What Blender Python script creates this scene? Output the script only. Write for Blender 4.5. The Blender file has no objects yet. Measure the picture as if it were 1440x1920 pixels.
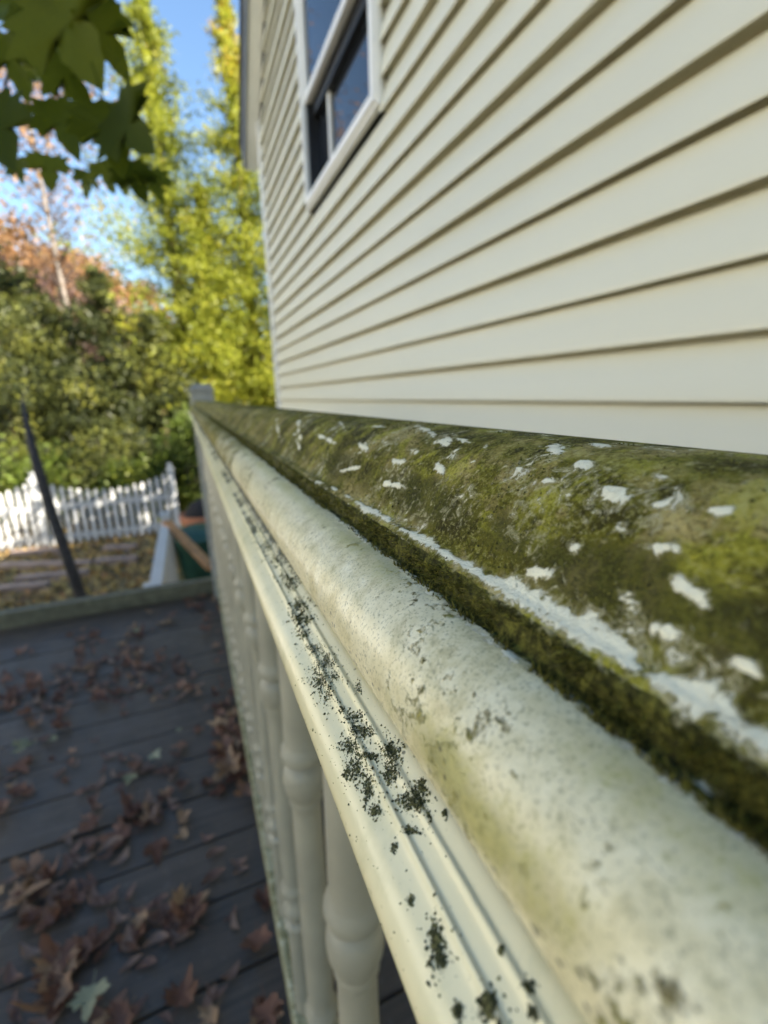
import bpy, bmesh, math, random
import numpy as np
from mathutils import Matrix, Vector

random.seed(7)
RNG = np.random.default_rng(11)
sc = bpy.context.scene
C = sc.collection

# ------------------------------------------------------------------ camera
# world: X to the house, Y along the railing, Z up; the phone sits at the origin, deck at z = -1
FPX = 844.35                                   # focal length in pixels of a 1440 wide frame
RW = np.array([[0.91823252, 0.11573229, -0.37875464],
               [-0.39561496, 0.22365433, -0.89076795],
               [-0.0183805, 0.9677731, 0.2511521]])
cam_d = bpy.data.cameras.new('camera')
cam = bpy.data.objects.new('camera', cam_d)
C.objects.link(cam)
M4 = Matrix([list(RW[0]) + [0], list(RW[1]) + [0], list(RW[2]) + [0], [0, 0, 0, 1]])
cam.matrix_world = M4
cam_d.sensor_fit = 'HORIZONTAL'
cam_d.sensor_width = 36
cam_d.lens = 36 * FPX / 1440
cam_d.clip_start = 0.002
cam_d.clip_end = 2000
cam_d.dof.use_dof = True
cam_d.dof.focus_distance = 0.074
cam_d.dof.aperture_fstop = cam_d.lens / 1.0   # a lens opening about a millimetre wide
sc.camera = cam

# ------------------------------------------------------------------ sky and sun
SUN = Vector((0.77, -0.64, 0.72)).normalized()
w = bpy.data.worlds.new('World')
sc.world = w
w.use_nodes = True
nt = w.node_tree
bg = nt.nodes['Background']
sky = nt.nodes.new('ShaderNodeTexSky')
sky.sky_type = 'NISHITA'
sky.sun_disc = False
sky.sun_elevation = math.asin(SUN.z)
sky.sun_rotation = math.atan2(SUN.x, SUN.y)
sky.altitude = 50
sky.air_density = 1.4
sky.dust_density = 0.0
sky.ozone_density = 4.5
nt.links.new(sky.outputs[0], bg.inputs[0])
bg.inputs[1].default_value = 0.05
sd = bpy.data.lights.new('sun', 'SUN')
sd.energy = 5.0
sd.angle = math.radians(0.5)
sd.color = (1.0, 0.92, 0.78)
so = bpy.data.objects.new('sun', sd)
so.rotation_euler = (-SUN).to_track_quat('-Z', 'Y').to_euler()
so.location = SUN * 50
C.objects.link(so)
sc.view_settings.view_transform = 'Standard'
sc.view_settings.look = 'None'
sc.view_settings.gamma = 1
sc.view_settings.exposure = 2.55
sc.render.engine = 'CYCLES'
sc.cycles.max_bounces = 8
sc.cycles.transparent_max_bounces = 8

# ------------------------------------------------------------------ helpers
def tag(o, label=None, cat=None, group=None, kind=None):
    if label: o['label'] = label
    if cat: o['category'] = cat
    if group: o['group'] = group
    if kind: o['kind'] = kind
    return o

def empty(name, loc=(0, 0, 0), parent=None):
    o = bpy.data.objects.new(name, None)
    o.location = loc
    o.empty_display_size = 0.05
    C.objects.link(o)
    o.parent = parent
    return o

def me_np(name, v, f, mat=None, smooth=False, attrs=None):
    """v: (n,3) array; f: (m,k) array of one face size or list of faces"""
    me = bpy.data.meshes.new(name)
    v = np.asarray(v, dtype=np.float32)
    if isinstance(f, np.ndarray):
        m, k = f.shape
        me.vertices.add(len(v)); me.vertices.foreach_set('co', v.ravel())
        me.loops.add(m * k); me.loops.foreach_set('vertex_index', f.astype(np.int32).ravel())
        me.polygons.add(m)
        me.polygons.foreach_set('loop_start', np.arange(0, m * k, k, dtype=np.int32))
        try: me.polygons.foreach_set('loop_total', np.full(m, k, dtype=np.int32))
        except Exception: pass
        me.update(calc_edges=True)
    else:
        me.from_pydata([tuple(map(float, p)) for p in v], [], f)
        me.update()
    if smooth:
        me.polygons.foreach_set('use_smooth', np.ones(len(me.polygons), dtype=bool))
    if attrs:
        for n, a in attrs.items():
            at_ = me.attributes.new(n, 'FLOAT', 'POINT')
            at_.data.foreach_set('value', np.asarray(a, dtype=np.float32).ravel())
    if mat: me.materials.append(mat)
    return me

def ob(name, me, parent=None, loc=None, rot=None, scale=None):
    o = bpy.data.objects.new(name, me)
    C.objects.link(o)
    if parent is not None: o.parent = parent
    if loc is not None: o.location = loc
    if rot is not None: o.rotation_euler = rot
    if scale is not None: o.scale = scale
    return o

class MB:
    def __init__(s): s.v = []; s.f = []; s.t = []; s.tint = 0.5
    def add(s, vs, fs):
        n = len(s.v); s.v += [tuple(map(float, p)) for p in vs]
        s.f += [tuple(i + n for i in q) for q in fs]
        s.t += [s.tint] * len(vs)
    def box(s, x0, x1, y0, y1, z0, z1):
        s.add([(x0, y0, z0), (x1, y0, z0), (x1, y1, z0), (x0, y1, z0), (x0, y0, z1), (x1, y0, z1), (x1, y1, z1), (x0, y1, z1)],
              [(0, 3, 2, 1), (4, 5, 6, 7), (0, 1, 5, 4), (1, 2, 6, 5), (2, 3, 7, 6), (3, 0, 4, 7)])
    def tube(s, pts, rads, seg=8, cap=True):
        pts = [Vector(p) for p in pts]
        vs = []; fs = []
        n = len(pts)
        ref = Vector((0.3, 0.2, 1)).normalized()
        for i, p in enumerate(pts):
            d = (pts[min(i + 1, n - 1)] - pts[max(i - 1, 0)]).normalized()
            a = d.cross(ref)
            if a.length < 1e-3: a = d.cross(Vector((1, 0, 0)))
            a.normalize(); b = d.cross(a)
            for k in range(seg):
                t = 2 * math.pi * k / seg
                vs.append(p + (a * math.cos(t) + b * math.sin(t)) * rads[i])
        for i in range(n - 1):
            for k in range(seg):
                k2 = (k + 1) % seg
                fs.append((i * seg + k, i * seg + k2, (i + 1) * seg + k2, (i + 1) * seg + k))
        if cap:
            fs.append(tuple(range(seg))[::-1]); fs.append(tuple((n - 1) * seg + k for k in range(seg)))
        s.add(vs, fs)
    def lathe(s, prof, cx=0, cy=0, seg=28, cap=True):
        """prof: list of (r, z)"""
        vs = []; fs = []
        for r, z in prof:
            for k in range(seg):
                t = 2 * math.pi * k / seg
                vs.append((cx + r * math.cos(t), cy + r * math.sin(t), z))
        for i in range(len(prof) - 1):
            for k in range(seg):
                k2 = (k + 1) % seg
                fs.append((i * seg + k, i * seg + k2, (i + 1) * seg + k2, (i + 1) * seg + k))
        if cap:
            fs.append(tuple(range(seg))[::-1]); fs.append(tuple((len(prof) - 1) * seg + k for k in range(seg)))
        s.add(vs, fs)
    def mesh(s, name, mat, smooth=False, bevel=0, segs=2, angle=None):
        me = bpy.data.meshes.new(name)
        me.from_pydata(s.v, [], s.f); me.update()
        bm = bmesh.new(); bm.from_mesh(me)
        bmesh.ops.recalc_face_normals(bm, faces=bm.faces)
        if bevel:
            bmesh.ops.bevel(bm, geom=[e for e in bm.edges if e.calc_face_angle(0) > 0.5], offset=bevel, segments=segs, profile=0.6, affect='EDGES')
        bm.to_mesh(me); bm.free()
        if smooth: me.polygons.foreach_set('use_smooth', np.ones(len(me.polygons), dtype=bool))
        if smooth and angle:
            try: me.set_sharp_from_angle(angle=angle)
            except Exception: pass
        me.materials.append(mat)
        return me
    def build(s, name, mat, parent=None, **k):
        return ob(name, s.mesh(name, mat, **k), parent)

# pixel of the 1440x1920 frame -> direction (X/Y, 1, Z/Y)
def ray(px, py):
    d = RW @ np.array([px - 720, 960 - py, -FPX])
    return d / d[1]
def at_y(px, py, Y): return Vector(ray(px, py) * Y)
def at_z(px, py, Z):
    r = ray(px, py); return Vector(r * (Z / r[2]))

# smooth 2-D value noise in numpy
_T = np.random.default_rng(5).random((256, 256))
def vnoise(x, y):
    xi = np.floor(x).astype(int); yi = np.floor(y).astype(int)
    fx = x - xi; fy = y - yi
    fx = fx * fx * fx * (fx * (fx * 6 - 15) + 10); fy = fy * fy * fy * (fy * (fy * 6 - 15) + 10)
    a = _T[xi % 256, yi % 256]; b = _T[(xi + 1) % 256, yi % 256]
    c = _T[xi % 256, (yi + 1) % 256]; d = _T[(xi + 1) % 256, (yi + 1) % 256]
    return (a * (1 - fx) + b * fx) * (1 - fy) + (c * (1 - fx) + d * fx) * fy
def fbm(x, y, o=5, g=0.5):
    r = 0; a = 1; t = 0
    for i in range(o):
        r = r + a * vnoise(x * 2 ** i + 17.3 * i, y * 2 ** i + 9.1 * i); t += a; a *= g
    return r / t

# ------------------------------------------------------------------ materials
def new_mat(name):
    m = bpy.data.materials.new(name); m.use_nodes = True
    n = m.node_tree
    return m, n, n.nodes['Principled BSDF'], n.links.new

class N:
    """tiny node-building helper"""
    def __init__(s, tree): s.t = tree
    def node(s, typ, **k):
        n = s.t.nodes.new('ShaderNode' + typ)
        for a, b in k.items(): setattr(n, a, b)
        return n
    def link(s, a, b): s.t.links.new(a, b)
    def coord(s, scale=(1, 1, 1), kind='Object'):
        c = s.node('TexCoord'); m = s.node('Mapping'); s.link(c.outputs[kind], m.inputs[0])
        m.inputs['Scale'].default_value = scale
        return m.outputs[0]
    def noise(s, vec, scale, detail=4, rough=0.55, dist=0):
        n = s.node('TexNoise'); s.link(vec, n.inputs['Vector'])
        n.inputs['Scale'].default_value = scale; n.inputs['Detail'].default_value = detail
        n.inputs['Roughness'].default_value = rough; n.inputs['Distortion'].default_value = dist
        return n.outputs['Fac']
    def attr(s, name):
        a = s.node('Attribute'); a.attribute_name = name
        return a.outputs['Fac']
    def ramp(s, fac, stops, interp='LINEAR'):
        r = s.node('ValToRGB'); s.link(fac, r.inputs[0])
        cr = r.color_ramp; cr.interpolation = interp
        while len(cr.elements) > len(stops): cr.elements.remove(cr.elements[-1])
        while len(cr.elements) < len(stops): cr.elements.new(1)
        for e, (p, c) in zip(cr.elements, stops):
            e.position = p
            e.color = (c, c, c, 1) if isinstance(c, (int, float)) else (*c, 1)
        return r.outputs[0]
    def math(s, op, a, b=None, clamp=False):
        n = s.node('Math'); n.operation = op; n.use_clamp = clamp
        for i, q in enumerate((a, b)):
            if q is None: continue
            if isinstance(q, (int, float)): n.inputs[i].default_value = q
            else: s.link(q, n.inputs[i])
        return n.outputs[0]
    def mix(s, fac, a, b):
        n = s.node('Mix'); n.data_type = 'RGBA'
        for i, q in ((0, fac), (6, a), (7, b)):
            if isinstance(q, (int, float)): n.inputs[i].default_value = q
            elif isinstance(q, tuple): n.inputs[i].default_value = (*q, 1)
            else: s.link(q, n.inputs[i])
        return n.outputs[2]
    def smooth(s, x, lo, hi):
        n = s.node('MapRange'); n.interpolation_type = 'SMOOTHSTEP'
        s.link(x, n.inputs[0]); n.inputs[1].default_value = lo; n.inputs[2].default_value = hi
        return n.outputs[0]
    def bump(s, h, strength=0.3, dist=0.001, normal=None):
        b = s.node('Bump'); s.link(h, b.inputs['Height'])
        b.inputs['Strength'].default_value = strength; b.inputs['Distance'].default_value = dist
        if normal is not None: s.link(normal, b.inputs['Normal'])
        return b.outputs[0]

def simple(name, col, rough=0.6, var=0.12, scale=20, bump=0.0, bscale=200, spec=0.4, bdist=0.001, kind='Object'):
    m, t, p, L = new_mat(name); n = N(t)
    v = n.coord(kind=kind)
    a = n.noise(v, scale, 5)
    lo = tuple(c * (1 - var * 2) for c in col); hi = tuple(min(1, c * (1 + var * 2)) for c in col)
    L(n.ramp(a, [(0.25, lo), (0.75, hi)]), p.inputs['Base Color'])
    p.inputs['Roughness'].default_value = rough
    p.inputs['Specular IOR Level'].default_value = spec
    if bump: L(n.bump(n.noise(v, bscale, 4), bump, bdist), p.inputs['Normal'])
    return m

# vinyl siding, cream, faintly dirty in long streaks
def mat_siding():
    m, t, p, L = new_mat('siding_vinyl'); n = N(t)
    v = n.coord()
    a = n.noise(n.coord((1, 0.35, 1)), 3.0, 4)
    c = n.ramp(a, [(0.3, (0.63, 0.605, 0.47)), (0.7, (0.70, 0.675, 0.54))])
    spk = n.smooth(n.noise(v, 260, 2), 0.745, 0.78)
    c = n.mix(n.math('MULTIPLY', spk, 0.35), c, (0.3, 0.28, 0.2))
    L(c, p.inputs['Base Color'])
    p.inputs['Roughness'].default_value = 0.42
    p.inputs['Specular IOR Level'].default_value = 0.5
    g = n.noise(n.coord((30, 4, 30)), 6, 3)
    b1 = n.bump(g, 0.12, 0.002)
    wv = n.noise(n.coord((1, 1.5, 1)), 1.6, 2)
    L(n.bump(wv, 0.35, 0.02, b1), p.inputs['Normal'])
    return m
MAT_SIDING = mat_siding()
MAT_TRIM = simple('white_trim', (0.78, 0.77, 0.73), 0.35, 0.03, 8, 0.05, 60)
MAT_DARKFRAME = simple('dark_window_frame', (0.018, 0.018, 0.02), 0.35, 0.1, 10)
MAT_FASCIA = simple('grey_fascia', (0.16, 0.17, 0.18), 0.45, 0.08, 6)
MAT_ROOF = simple('asphalt_shingle', (0.06, 0.058, 0.055), 0.9, 0.25, 40, 0.5, 90, bdist=0.01)

def mat_glass():
    m, t, p, L = new_mat('window_glass')
    p.inputs['Base Color'].default_value = (0.012, 0.014, 0.018, 1)
    p.inputs['Roughness'].default_value = 0.03
    p.inputs['IOR'].default_value = 1.5
    p.inputs['Specular IOR Level'].default_value = 0.35
    return m
MAT_GLASS = mat_glass()

# the handrail: cream vinyl with algae, moss, flaking white film (fields carried by vertex attributes)
def mat_handrail():
    m, t, p, L = new_mat('weathered_handrail'); n = N(t)
    v = n.coord()
    fine = n.noise(v, 900, 5, 0.65)
    mid = n.noise(v, 230, 6, 0.66, 0.0)
    big = n.noise(v, 75, 5, 0.6, 0.2)
    vor = n.node('TexVoronoi'); n.link(v, vor.inputs['Vector']); vor.inputs['Scale'].default_value = 620
    dots = n.smooth(vor.outputs['Distance'], 0.30, 0.14)
    # cream skin with chalky mottling
    cream = n.ramp(mid, [(0.32, (0.46, 0.40, 0.21)), (0.42, (0.62, 0.55, 0.32)), (0.55, (0.72, 0.65, 0.42)), (0.66, (0.80, 0.74, 0.52))])
    soft = n.noise(v, 48, 3, 0.5)
    cream = n.mix(n.math('MULTIPLY', n.smooth(soft, 0.40, 0.65), 0.55), cream, (0.76, 0.69, 0.46))
    cream = n.mix(n.math('MULTIPLY', n.smooth(fine, 0.53, 0.66), 0.45), cream, (0.33, 0.30, 0.16))
    cream = n.mix(n.math('MULTIPLY', n.smooth(n.noise(v, 2200, 3, 0.6), 0.54, 0.66), 0.6), cream, (0.22, 0.20, 0.11))
    # algae film
    alg = n.ramp(n.math('ADD', n.math('MULTIPLY', big, 0.6), n.math('MULTIPLY', mid, 0.4)),
                 [(0.37, (0.020, 0.018, 0.004)), (0.44, (0.055, 0.047, 0.009)), (0.50, (0.130, 0.118, 0.014)),
                  (0.55, (0.21, 0.165, 0.050)), (0.61, (0.40, 0.32, 0.12))])
    lime = n.smooth(n.noise(v, 110, 6, 0.68, 0.5), 0.50, 0.64)
    alg = n.mix(n.math('MULTIPLY', lime, 0.75), alg, (0.34, 0.315, 0.036))
    alg = n.mix(n.math('MULTIPLY', n.smooth(fine, 0.54, 0.66), 0.55), alg, (0.020, 0.020, 0.010))
    alg = n.mix(n.math('MULTIPLY', n.smooth(n.noise(v, 520, 4, 0.6), 0.60, 0.70), 0.6), alg, (0.46, 0.39, 0.20))
    grain = n.noise(v, 1500, 3, 0.7)
    alg = n.mix(n.math('MULTIPLY', n.smooth(grain, 0.52, 0.62), 0.5), alg, (0.02, 0.018, 0.006))
    alg = n.mix(n.math('MULTIPLY', n.smooth(grain, 0.46, 0.36), 0.45), alg, (0.36, 0.33, 0.12))
    rag = n.math('ADD', n.math('MULTIPLY', n.math('SUBTRACT', mid, 0.5), 1.3), n.math('MULTIPLY', n.math('SUBTRACT', big, 0.5), 1.2))
    alg = n.mix(n.math('MULTIPLY', n.smooth(n.math('ADD', n.attr('damp'), rag), 0.42, 0.85), 0.80), alg, n.mix(n.smooth(grain, 0.38, 0.62), (0.010, 0.012, 0.003), (0.085, 0.082, 0.018)))
    alg = n.mix(n.math('MULTIPLY', n.smooth(n.math('ADD', n.attr('limey'), rag), 0.50, 1.05), 0.75), alg, n.mix(n.smooth(fine, 0.35, 0.65), (0.17, 0.145, 0.02), (0.46, 0.41, 0.13)))
    edge = n.math('ADD', n.math('MULTIPLY', n.math('SUBTRACT', mid, 0.5), 0.9), n.math('MULTIPLY', n.math('SUBTRACT', fine, 0.5), 0.7))
    a = n.smooth(n.math('ADD', n.attr('algae'), edge), 0.42, 0.58)
    col = n.mix(a, cream, alg)
    # yellow green bloom on the bead
    bl = n.smooth(n.math('ADD', n.attr('bloom'), n.math('ADD', n.math('MULTIPLY', edge, 0.9), n.math('MULTIPLY', n.math('SUBTRACT', big, 0.5), 1.0))), 0.35, 1.15)
    col = n.mix(n.math('MULTIPLY', bl, 0.78), col, n.mix(n.smooth(fine, 0.35, 0.65), (0.24, 0.22, 0.05), (0.44, 0.40, 0.13)))
    # moss bed
    mo = n.smooth(n.math('ADD', n.attr('moss'), edge), 0.45, 0.55)
    mossc = n.ramp(fine, [(0.35, (0.018, 0.018, 0.006)), (0.5, (0.055, 0.052, 0.012)), (0.65, (0.14, 0.13, 0.025))])
    col = n.mix(mo, col, mossc)
    # specks of dirt
    sp = n.math('MULTIPLY', dots, n.smooth(n.math('ADD', n.noise(v, 160, 3), n.math('MULTIPLY', n.attr('speck'), 0.4)), 0.62, 0.74))
    col = n.mix(n.math('MULTIPLY', sp, 0.85), col, (0.045, 0.042, 0.024))
    # flakes of old white film with crisp ragged rims
    fe = n.math('ADD', n.attr('flake'), n.math('ADD', n.math('MULTIPLY', n.math('SUBTRACT', n.noise(v, 420, 6, 0.7, 1.2), 0.5), 1.7), n.math('MULTIPLY', n.math('SUBTRACT', fine, 0.5), 0.5)))
    col = n.mix(n.math('MULTIPLY', n.smooth(fe, 0.22, 0.48), 0.55), col, n.mix(fine, (0.30, 0.27, 0.12), (0.62, 0.56, 0.36)))
    fl = n.smooth(fe, 0.485, 0.515)
    flc = n.mix(n.math('MULTIPLY', n.smooth(fine, 0.5, 0.75), 0.4), (0.80, 0.75, 0.55), (0.50, 0.46, 0.29))
    col = n.mix(fl, col, flc)
    L(col, p.inputs['Base Color'])
    rough = n.math('ADD', 0.30, n.math('MULTIPLY', n.math('MAXIMUM', a, mo), 0.34))
    L(rough, p.inputs['Roughness'])
    L(n.math('SUBTRACT', 0.42, n.math('MULTIPLY', n.math('MAXIMUM', a, mo), 0.36)), p.inputs['Specular IOR Level'])
    h = n.math('ADD', n.math('MULTIPLY', n.math('MAXIMUM', a, mo), n.math('MULTIPLY', fine, 1.1)), n.math('ADD', n.math('MULTIPLY', fl, 0.5), n.math('MULTIPLY', n.math('SUBTRACT', n.smooth(fe, 0.47, 0.52), n.smooth(fe, 0.53, 0.60)), 0.7)))
    b1 = n.bump(n.math('ADD', h, n.math('MULTIPLY', n.math('MULTIPLY', grain, a), 0.8)), 0.7, 0.0005)
    L(n.bump(n.math('ADD', mid, n.math('MULTIPLY', fine, 0.5)), 0.10, 0.0006, b1), p.inputs['Normal'])
    return m
MAT_HANDRAIL = mat_handrail()

def mat_subrail(name='cream_vinyl', dirt=1.0):
    m, t, p, L = new_mat(name); n = N(t)
    v = n.coord()
    mid = n.noise(v, 90, 5, 0.6); fine = n.noise(v, 700, 5, 0.62)
    c = n.ramp(n.noise(v, 28, 4), [(0.3, (0.70, 0.62, 0.36)), (0.7, (0.80, 0.72, 0.46))])
    c = n.mix(n.math('MULTIPLY', n.smooth(mid, 0.52, 0.72), 0.35 * dirt), c, (0.42, 0.41, 0.22))
    vor = n.node('TexVoronoi'); n.link(v, vor.inputs['Vector']); vor.inputs['Scale'].default_value = 700
    dots = n.math('MULTIPLY', n.smooth(vor.outputs['Distance'], 0.28, 0.12), n.smooth(n.noise(v, 120, 4), 0.55, 0.66))
    c = n.mix(n.math('MULTIPLY', dots, 0.75 * dirt), c, (0.06, 0.06, 0.03))
    g = n.smooth(n.math('ADD', n.attr('grime'), n.math('ADD', n.math('MULTIPLY', n.math('SUBTRACT', mid, .5), .8), n.math('MULTIPLY', n.math('SUBTRACT', fine, .5), .9))), 0.45, 0.6)
    c = n.mix(n.math('MULTIPLY', g, 0.9), c, n.ramp(fine, [(0.35, (0.03, 0.03, 0.014)), (0.65, (0.13, 0.125, 0.06))]))
    L(c, p.inputs['Base Color'])
    p.inputs['Roughness'].default_value = 0.27
    p.inputs['Specular IOR Level'].default_value = 0.5
    L(n.bump(n.math('ADD', mid, n.math('MULTIPLY', g, fine)), 0.12, 0.0008), p.inputs['Normal'])
    return m
MAT_SUBRAIL = mat_subrail()
MAT_VINYL = simple('shade_darkened_vinyl', (0.32, 0.30, 0.225), 0.45, 0.08, 14, 0.05, 200)  # cream vinyl darkened: shade under the handrail put into the colour

def mat_bottomrail():
    m, t, p, L = new_mat('mossy_lower_rail'); n = N(t)
    v = n.coord()
    a = n.noise(v, 60, 6, 0.65); b = n.noise(v, 260, 5, 0.65)
    c = n.ramp(n.math('ADD', n.math('MULTIPLY', a, .6), n.math('MULTIPLY', b, .4)),
               [(0.36, (0.045, 0.042, 0.018)), (0.46, (0.16, 0.155, 0.06)), (0.54, (0.34, 0.33, 0.20)), (0.62, (0.55, 0.54, 0.42))])
    L(c, p.inputs['Base Color']); p.inputs['Roughness'].default_value = 0.6
    L(n.bump(b, 0.4, 0.001), p.inputs['Normal'])
    return m
MAT_BOTRAIL = mat_bottomrail()
MAT_POST = simple('grey_post', (0.30, 0.295, 0.265), 0.5, 0.10, 30, 0.1, 200)
MAT_FARRAIL = simple('weathered_far_rail', (0.105, 0.098, 0.06), 0.6, 0.25, 25, 0.2, 120)

def mat_deck():
    m, t, p, L = new_mat('deck_stain'); n = N(t)
    oi = n.node('ObjectInfo')
    v = n.coord((0.35, 6, 6))
    off = n.node('VectorMath'); off.operation = 'ADD'; n.link(v, off.inputs[0])
    cmb = n.node('CombineXYZ'); n.link(n.math('MULTIPLY', oi.outputs['Random'], 37.0), cmb.inputs[0]); n.link(cmb.outputs[0], off.inputs[1])
    g = n.noise(off.outputs[0], 14, 6, 0.65, 0.4)
    s = n.noise(n.coord(), 9, 5, 0.6)
    c = n.ramp(g, [(0.3, (0.052, 0.041, 0.030)), (0.55, (0.086, 0.068, 0.051)), (0.75, (0.114, 0.091, 0.069))])
    c = n.mix(n.math('MULTIPLY', n.smooth(s, 0.5, 0.72), 0.5), c, (0.045, 0.042, 0.036))
    c = n.mix(n.math('MULTIPLY', n.smooth(n.noise(n.coord(), 60, 4), 0.60, 0.72), 0.5), c, (0.13, 0.125, 0.11))
    c = n.mix(n.math('MULTIPLY', oi.outputs['Random'], 0.25), c, (0.035, 0.034, 0.036))
    L(c, p.inputs['Base Color'])
    L(n.ramp(s, [(0.35, 0.42), (0.65, 0.62)]), p.inputs['Roughness'])
    p.inputs['Specular IOR Level'].default_value = 0.4
    L(n.bump(g, 0.3, 0.002), p.inputs['Normal'])
    return m
MAT_DECK = mat_deck()

def mat_leaf(name, stops, trans=0.35, rough=0.5, rand=False, spec=0.3):
    """foliage: colour from the 'tint' attribute (or object random) plus translucency"""
    m, t, p, L = new_mat(name); n = N(t)
    if rand:
        oi = n.node('ObjectInfo')
        f = n.math('ADD', n.math('MULTIPLY', oi.outputs['Random'], 0.8), n.math('MULTIPLY', n.noise(n.coord(), 40, 4), 0.35), True)
    else:
        f = n.attr('tint')
    c = n.ramp(f, stops)
    L(c, p.inputs['Base Color'])
    p.inputs['Roughness'].default_value = rough
    p.inputs['Specular IOR Level'].default_value = spec
    if trans:
        tr = n.node('BsdfTranslucent'); L(c, tr.inputs[0])
        mx = n.node('MixShader'); mx.inputs[0].default_value = trans
        L(p.outputs[0], mx.inputs[1]); L(tr.outputs[0], mx.inputs[2])
        L(mx.outputs[0], t.nodes['Material Output'].inputs[0])
    return m
MAT_ARB = mat_leaf('arborvitae_leaf', [(0.0, (0.13, 0.165, 0.02)), (0.45, (0.26, 0.28, 0.028)), (0.8, (0.36, 0.33, 0.034)), (1.0, (0.38, 0.21, 0.045))], 0.5)
MAT_EVERG = mat_leaf('evergreen_leaf', [(0.0, (0.022, 0.030, 0.012)), (0.5, (0.055, 0.066, 0.020)), (0.8, (0.14, 0.15, 0.028)), (1.0, (0.20, 0.20, 0.035))], 0.4)
MAT_SHRUB = mat_leaf('shrub_leaf', [(0.0, (0.045, 0.070, 0.012)), (0.6, (0.11, 0.15, 0.02)), (1.0, (0.19, 0.21, 0.03))], 0.4)
MAT_ORANGE = mat_leaf('autumn_leaf', [(0.0, (0.16, 0.10, 0.04)), (0.5, (0.27, 0.14, 0.06)), (1.0, (0.32, 0.20, 0.09))], 0.35)
MAT_PINK = mat_leaf('rusty_leaf', [(0.0, (0.11, 0.075, 0.06)), (0.6, (0.20, 0.12, 0.10)), (1.0, (0.26, 0.17, 0.12))], 0.35)
MAT_MAPLE = mat_leaf('maple_leaf_green', [(0.0, (0.040, 0.055, 0.006)), (0.6, (0.070, 0.095, 0.008)), (1.0, (0.12, 0.14, 0.010))], 0.55, 0.5, rand=True, spec=0.15)
MAT_MAPLE2 = mat_leaf('maple_leaf_yellowgreen', [(0.0, (0.06, 0.09, 0.012)), (1.0, (0.16, 0.18, 0.02))], 0.45, 0.4, rand=True)
MAT_DRY = mat_leaf('dry_leaf_brown', [(0.0, (0.05, 0.020, 0.012)), (0.4, (0.13, 0.058, 0.034)), (0.75, (0.23, 0.115, 0.075)), (1.0, (0.33, 0.22, 0.12))], 0.15, 0.6, rand=True)
MAT_PALE = mat_leaf('pale_leaf', [(0.0, (0.20, 0.20, 0.11)), (1.0, (0.33, 0.34, 0.22))], 0.2, 0.6, rand=True)
MAT_LEAFLET = mat_leaf('dry_leaflet', [(0.0, (0.09, 0.05, 0.038)), (0.6, (0.20, 0.115, 0.085)), (1.0, (0.27, 0.19, 0.14))], 0.2, 0.6, rand=True)
MAT_LITTER = mat_leaf('leaf_litter', [(0.0, (0.17, 0.10, 0.05)), (0.45, (0.33, 0.22, 0.09)), (0.75, (0.48, 0.36, 0.11)), (1.0, (0.46, 0.24, 0.10))], 0.2)
MAT_MOSS = mat_leaf('moss', [(0.0, (0.035, 0.033, 0.007)), (0.5, (0.115, 0.105, 0.016)), (0.85, (0.23, 0.21, 0.032)), (1.0, (0.32, 0.29, 0.06))], 0.3, 0.7)
MAT_LICHEN = mat_leaf('dark_lichen', [(0.0, (0.028, 0.029, 0.010)), (0.6, (0.085, 0.084, 0.030)), (1.0, (0.20, 0.19, 0.07))], 0.1, 0.8)
MAT_BARK = simple('bark', (0.060, 0.048, 0.038), 0.85, 0.3, 30, 0.6, 60, bdist=0.01)
MAT_POLE = simple('dark_bark', (0.030, 0.028, 0.030), 0.7, 0.3, 20, 0.5, 60, bdist=0.006)
MAT_PALEBARK = simple('pale_bark', (0.15, 0.125, 0.105), 0.8, 0.2, 10, 0.4, 40, bdist=0.01)
MAT_CONBARK = simple('conifer_bark', (0.13, 0.075, 0.045), 0.85, 0.25, 12, 0.5, 40, bdist=0.01)
MAT_FENCE = simple('white_fence_paint', (0.50, 0.50, 0.49), 0.5, 0.04, 4)
MAT_CEDAR = simple('orange_cedar', (0.42, 0.20, 0.075), 0.6, 0.2, 14, 0.2, 90)
MAT_TIMBER = simple('weathered_timber', (0.27, 0.20, 0.165), 0.8, 0.2, 10, 0.4, 80, bdist=0.004)
MAT_GREEN = simple('dark_green_plastic', (0.018, 0.075, 0.055), 0.45, 0.15, 8)
MAT_TERRA = simple('terracotta', (0.42, 0.17, 0.09), 0.8, 0.15, 16, 0.2, 90)
MAT_SOIL = simple('black_soil', (0.02, 0.018, 0.018), 0.9, 0.3, 40, 0.5, 90, bdist=0.01)
MAT_WIRE = simple('cable', (0.35, 0.32, 0.28), 0.5, 0.05, 4)

def mat_ground():
    m, t, p, L = new_mat('ground_soil_grass'); n = N(t)
    v = n.coord()
    a = n.noise(v, 0.7, 6, 0.6); b = n.noise(v, 14, 5, 0.65)
    c = n.ramp(b, [(0.3, (0.08, 0.06, 0.035)), (0.5, (0.17, 0.135, 0.065)), (0.7, (0.27, 0.20, 0.09))])
    g = n.ramp(b, [(0.3, (0.04, 0.055, 0.014)), (0.7, (0.10, 0.12, 0.03))])
    L(n.mix(n.smooth(a, 0.48, 0.60), c, g), p.inputs['Base Color'])
    p.inputs['Roughness'].default_value = 0.9
    L(n.bump(b, 0.6, 0.03), p.inputs['Normal'])
    return m
MAT_GROUND = mat_ground()

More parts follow.
